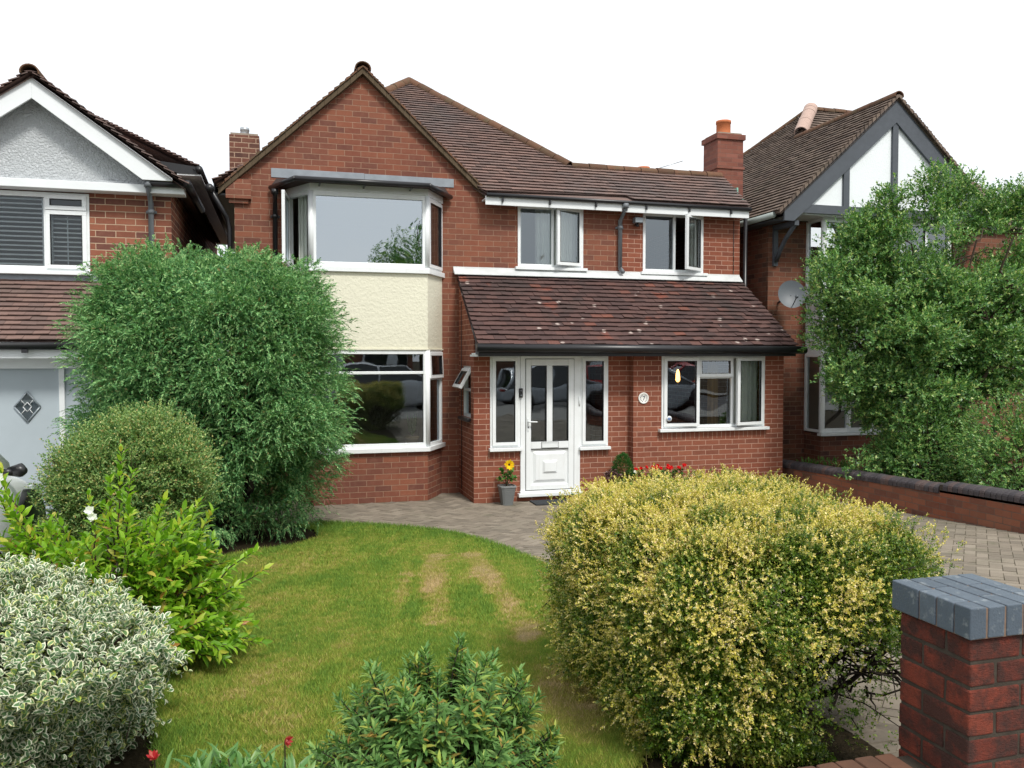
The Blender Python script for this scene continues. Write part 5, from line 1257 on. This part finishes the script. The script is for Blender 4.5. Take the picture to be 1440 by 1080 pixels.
bush('evergreen_shrub', 'low dark green bush bulging over the driveway wall at the right edge', 'shrub', (9.2,8.3,.12), (9.55,8.35,.80), (1.10,.60,.70), .7, 3800, 10, (.08,.18), (.032,.055), .5, TL, e=2.2, lump=.16, seed=61, depth=.5, stems=30, zmin=.2, spread=.5)
bush('evergreen_shrub', 'dark leaved bush under the tall shrub beside the low coping', 'shrub', (8.85,9.6,.08), (8.9,9.7,.75), (.85,.6,.65), .6, 2600, 10, (.08,.18), (.032,.055), .5, TL, e=2.2, lump=.2, seed=62, depth=.5, stems=20, zmin=.15, spread=.5)
# fern
fe = thing('fern', 'dark green fern behind the driveway wall under the tall shrub', 'fern', (8.35,9.85,.1)); P_, D_, N_, L_l, sg = [], [], [], [], []
for i in range(16):
    a_ = 2*PI*i/16+random.gauss(0,.15); tip = (8.35+math.cos(a_)*.42, 9.85+math.sin(a_)*.42, .35+random.uniform(0,.2)); pts = bend((8.35,9.85,.12), tip, .35, 10, .01); sg.append((pts, taper(.004,.001,10)))
    for j in range(1, 11):
        for h in range(3):
            p = np.array(pts[j-1])+(np.array(pts[j])-np.array(pts[j-1]))*(h/3); a = unit(np.array(pts[j])-np.array(pts[j-1])); q = unit(np.cross(a, [0,0,1.]))
            for sgn in (-1, 1): P_.append(p); D_.append(a*.4+q*sgn); N_.append([0,0,1.]); L_l.append(.11*math.sin(PI*min(1,(j+.7)/12))+.01)
V, T = rhomb(np.array(P_), unit(np.array(D_)), np.array(N_), np.array(L_l), np.array(L_l)*.22); np_obj('fronds', V, T, m_leaf('fern_leaf', [(0,(.03,.10,.03)),(1,(.07,.19,.05))]), fe); twigs('stalks', sg, M['bark'], fe)
gcv = bush('ground_cover', 'low green ground cover plants at the foot of the right hand house', 'plant', (8.35,11.2,.02), (8.4,11.1,.10), (.55,.75,.30), .1, 900, 9, (.05,.12), (.025,.045), .55,
    m_leaf('cover_leaf', [(0,(.05,.16,.03)),(1,(.16,.32,.07))]), lump=.25, seed=71, stems=8, zmin=.03)

# --- by the porch ---------------------------------------------------
pot = thing('plant_pot', 'tapered grey ribbed plant pot beside the front door', 'plant pot', (3.05,11.12,.012))
m = MB(); zz_ = .012; pr = []
for i in range(9):
    f0 = i/9; pr += [(.078+.036*f0, .01+.235*f0), (.078+.036*(f0+.08), .01+.235*(f0+.085)), (.074+.036*(f0+.09), .01+.235*(f0+.09)), (.074+.036*(f0+.11), .01+.235*(f0+.105))]
def sq_lathe(m, c, prof, rnd=.25):
    vs = []; n = 24
    for r, h in prof:
        for k in range(n):
            t_ = 2*PI*k/n+PI/4*0; a_, b_ = math.cos(t_), math.sin(t_); q = (abs(a_)**5+abs(b_)**5)**(-1/5); vs.append((c[0]+a_*q*r, c[1]+b_*q*r, c[2]+h))
    fs = [(i*n+k, i*n+(k+1) % n, (i+1)*n+(k+1) % n, (i+1)*n+k) for i in range(len(prof)-1) for k in range(n)] + [tuple(range(n-1,-1,-1)), tuple((len(prof)-1)*n+k for k in range(n))]
    m.add(vs, fs)
sq_lathe(m, (3.05,11.12,zz_), [(.076,0)]+pr+[(.112,.245)]); m.build('pot_body', m_plain('grey_pot', (.17,.18,.18), .6, .4, .12, 8), pot, bevel=0)
m = MB(); sq_lathe(m, (3.05,11.12,zz_+.2455), [(.118,0),(.122,.004),(.122,.024),(.117,.028),(.104,.028),(.102,.01)]); m.build('pot_rim', m_plain('grey_pot_rim', (.20,.21,.21), .55, .4, .1, 8), pot)
m = MB(); sq_lathe(m, (3.05,11.12,.24), [(.10,0),(.10,.025)]); m.build('compost', M['soil'], pot)
sf = thing('sunflower', 'single yellow sunflower with a dark centre growing in the grey pot', 'flower', (3.05,11.12,.265))
FG = m_leaf('sunflower_leaf', [(0,(.03,.12,.02)),(1,(.09,.24,.04))], .5, .25, .3)
sh = [((3.05,11.12,.27), (3.05+math.cos(i*1.05)*.10, 11.12+math.sin(i*1.05)*.08, .38+.05*(i % 3)), .1, .004) for i in range(9)]
long_shoots(sf, FG, sh, (.06,.085), .62, .35, gap=.035)
m = MB(); m.tube([(3.05,11.12,.26),(3.055,11.12,.45),(3.07,11.09,.57)], .006, 7); m.build('flower_stem', M['olive_stem'] if 'olive_stem' in M else m_plain('green_stem', (.08,.18,.04)), sf)
YP_ = m_leaf('sunflower_petal', [(0,(.80,.50,.01)),(1,(.90,.68,.02))], .5, .3, .2)
hd = flower(sf, (3.07,11.075,.575), .082, 17, YP_, 'petals', (0,-1,.15), .36, -.05, 2)
m = MB(); m.lathe((3.07,11.080,.575), [(.040,0),(.038,.012),(.02,.016)], 20, 'y'); m.build('flower_centre', m_plain('seed_head', (.06,.025,.012), .95, .1, .5, 160, 1), sf)
# topiary conifer, purple plant, geraniums beyond the golden shrub
tp = thing('pot_conifer', 'small pointed green conifer in a pot against the brick by the door', 'conifer', (4.80,11.12,.01))
m = MB(); m.lathe((4.80,11.12,.01), [(.07,0),(.10,.20),(.11,.20),(.11,.23),(.09,.23)], 20); m.build('pot_body', M['terracotta'], tp)
B, N_, U = envelope((4.80,11.12,.38), (.13,.13,.27), .14, 1300, 2, .06, 2, 5); B[:,0] = 4.80+(B[:,0]-4.8)*np.clip(1.25-(B[:,2]-.24)*1.7, .2, 1.2)
P, D, Nn, tt = leafify(B, unit(N_+np.array([0,0,.8])), RNG.uniform(.03,.05,len(B)), 7, .5); LL = RNG.uniform(.018,.03,len(P)); V, T = rhomb(P, D, Nn, LL, LL*.25)
np_obj('foliage', V, T, m_leaf('topiary_leaf', [(0,(.02,.09,.02)),(1,(.07,.22,.04))]), tp)
hu = thing('purple_plant', 'purple brown leafy plant beside the small potted conifer', 'plant', (4.60,11.08,.01)); sh = []
m = MB(); m.lathe((4.60,11.05,.01), [(.08,0),(.11,.18),(.12,.18),(.12,.21),(.1,.21)], 20); m.build('pot_body', M['terracotta'], hu)
for i in range(34): a_ = random.uniform(0, 2*PI); r = random.uniform(.03,.17); sh.append(((4.60,11.05,.22), (4.60+math.cos(a_)*r, 11.05+math.sin(a_)*r, .42-r*.4+random.uniform(-.03,.04)), .1, .003))
long_shoots(hu, m_leaf('purple_leaf', [(0,(.07,.03,.035)),(1,(.19,.11,.10))], .5, .2), sh, (.035,.055), .8, .3, gap=.05)
ge = thing('red_geraniums', 'row of bright red flowers behind the top of the golden shrub', 'flowers', (5.35,11.0,.01)); sh = []
m = MB(); m.box(4.98, 5.75, 10.93, 11.10, .015, .22); m.build('trough', M['terracotta'], ge, bevel=.01)
for i in range(60): x = random.uniform(5.0,5.72); sh.append(((x,11.02,.22), (x+random.gauss(0,.06),11.0+random.gauss(0,.06),random.uniform(.34,.43)), .1, .003))
long_shoots(ge, FG, sh, (.03,.05), .8, .3, gap=.05)
RD = m_leaf('red_flower', [(0,(.60,.01,.012)),(1,(.80,.03,.03))], .5, .25, .2)
for i in range(15): flower(ge, (5.0+.75*i/14+random.gauss(0,.02), 10.98+random.gauss(0,.05), .45+random.uniform(-.02,.04)), .032, 6, RD, 'flower', (random.gauss(0,.4),-1,.7), .8, -.1, 3)
flower(ge, (4.93,10.97,.42), .028, 6, FL, 'flower', (0,-1,.5), .8, -.1, 2)
mt = MB(); mt.box(3.42, 4.10, 10.93, 11.25, .014, .032); mt = mt.build('doormat', m_plain('dark_mat', (.05,.055,.06), .95, .1, .4, 60, 1), bevel=.004)
tag(mt, 'dark rectangular doormat on the paving below the front door', 'doormat')
# pot plant on the lower bay sill inside
ip = thing('house_plant', 'spiky green plant in a cream pot inside the lower bay window', 'house plant', (1.86,12.02,.705))
m = MB(); m.lathe((1.86,12.02,.705), [(.07,0),(.10,.19),(.105,.19),(.105,.22),(.09,.22)], 22); m.build('pot_body', m_plain('cream_pot', (.60,.45,.28), .6), ip)
P_, D_, N_, L_l = [], [], [], []
for i in range(40): a_ = random.uniform(0, 2*PI); P_.append((1.86,12.02,.91)); D_.append((math.cos(a_)*.55, math.sin(a_)*.35, 1)); N_.append((math.cos(a_), math.sin(a_), .3)); L_l.append(random.uniform(.18,.36))
V, T, ed = oval(np.array(P_), unit(np.array(D_)), unit(np.array(N_)), np.array(L_l), np.array(L_l)*.10, .3, .2); np_obj('leaves', V, T, FG, ip, None, True)
# street tree behind the viewer, mirrored in the upper windows
def street_tree(label, x, y, h, seed):
    t = thing('street_tree', label, 'tree', (x, y, .45)); m = MB(); m.tube([(x,y,.4),(x+.1,y,2.2),(x+.05,y+.1,h*.7)], [.19,.14,.06], 10)
    for i in range(16): a_ = random.uniform(0, 6.28); m.tube([(x+.08,y,2.2+i*.2),(x+math.cos(a_)*1.6,y+math.sin(a_)*1.6,3.2+i*.25)], [.05,.012], 6)
    m.build('trunk', M['bark'], t); B, N_, U = envelope((x,y,h*.66), (2.1,2.1,h*.36), h*.32, 5200, 2.1, .16, 1.6, seed)
    B = np.array([x,y,h*.66])+(B-np.array([x,y,h*.66]))*(1-RNG.uniform(0,1,len(B))[:,None]**1.4*.7)
    P, D, Nn, tt = leafify(B, unit(N_+np.array([0,0,.3])+RNG.normal(0,.4,B.shape)), RNG.uniform(.2,.4,len(B)), 7, 1.0); LL = RNG.uniform(.08,.13,len(P)); V, T = rhomb(P, D, Nn, LL, LL*.6); np_obj('crown', V, T, TL, t)
street_tree('street tree across the road, mirrored in the upper window beside the gable', 5.6, -9.6, 6.5, 81)
street_tree('street tree across the road, mirrored at the left of the upper bay', -3.1, -9.4, 7.0, 82)

# ================================================================== LIGHT, SKY, CAMERA
az_, el_ = math.radians(-168), math.radians(52)     # sun behind the viewer, a little to the right
S = Vector((math.sin(-az_)*math.cos(el_), math.cos(az_)*math.cos(el_), math.sin(el_)))
sd = bpy.data.lights.new('sun', 'SUN'); sd.energy = 2.4; sd.angle = math.radians(12); sd.color = (1, .965, .90)
so = bpy.data.objects.new('sun', sd); C.objects.link(so); so.rotation_euler = S.to_track_quat('Z', 'Y').to_euler(); so.location = (0, 0, 30)
wd = bpy.data.worlds.new('World'); bpy.context.scene.world = wd; wd.use_nodes = True; nt = wd.node_tree; nt.nodes.clear()
sky = nt.nodes.new('ShaderNodeTexSky'); sky.sky_type = 'NISHITA'; sky.sun_disc = False; sky.sun_elevation = el_; sky.sun_rotation = math.atan2(S.x, S.y); sky.air_density = 1.5; sky.dust_density = 4
tc = nt.nodes.new('ShaderNodeTexCoord'); no = nt.nodes.new('ShaderNodeTexNoise'); no.inputs['Scale'].default_value = 2.2; no.inputs['Detail'].default_value = 5; nt.links.new(tc.outputs['Generated'], no.inputs['Vector'])
cr = nt.nodes.new('ShaderNodeValToRGB'); cr.color_ramp.elements[0].position = .3; cr.color_ramp.elements[0].color = (.80,.86,.93,1); cr.color_ramp.elements[1].position = .7; cr.color_ramp.elements[1].color = (1,1,1,1); nt.links.new(no.outputs[0], cr.inputs[0])
sc_ = nt.nodes.new('ShaderNodeVectorMath'); sc_.operation = 'SCALE'; sc_.inputs['Scale'].default_value = 12.5; nt.links.new(cr.outputs[0], sc_.inputs[0])
mx = nt.nodes.new('ShaderNodeMixRGB'); mx.inputs[0].default_value = .93; nt.links.new(sky.outputs[0], mx.inputs[1]); nt.links.new(sc_.outputs[0], mx.inputs[2])
bg = nt.nodes.new('ShaderNodeBackground'); bg.inputs['Strength'].default_value = .083; nt.links.new(mx.outputs[0], bg.inputs[0])
ow = nt.nodes.new('ShaderNodeOutputWorld'); nt.links.new(bg.outputs[0], ow.inputs[0])
cd = bpy.data.cameras.new('camera'); cam = bpy.data.objects.new('camera', cd); C.objects.link(cam); cd.sensor_width = 36; cd.lens = 1163/1440*36; cd.clip_start = .05; cd.clip_end = 1000
cam.location = (0, 0, CAMZ); cam.rotation_euler = (PI/2-math.atan(40/1163), 0, math.radians(-15.7))
sc = bpy.context.scene; sc.camera = cam; sc.view_settings.view_transform = 'Standard'; sc.view_settings.look = 'None'; sc.view_settings.exposure = .38; sc.view_settings.gamma = 1
sc.cycles.max_bounces = 8; sc.cycles.transparent_max_bounces = 12
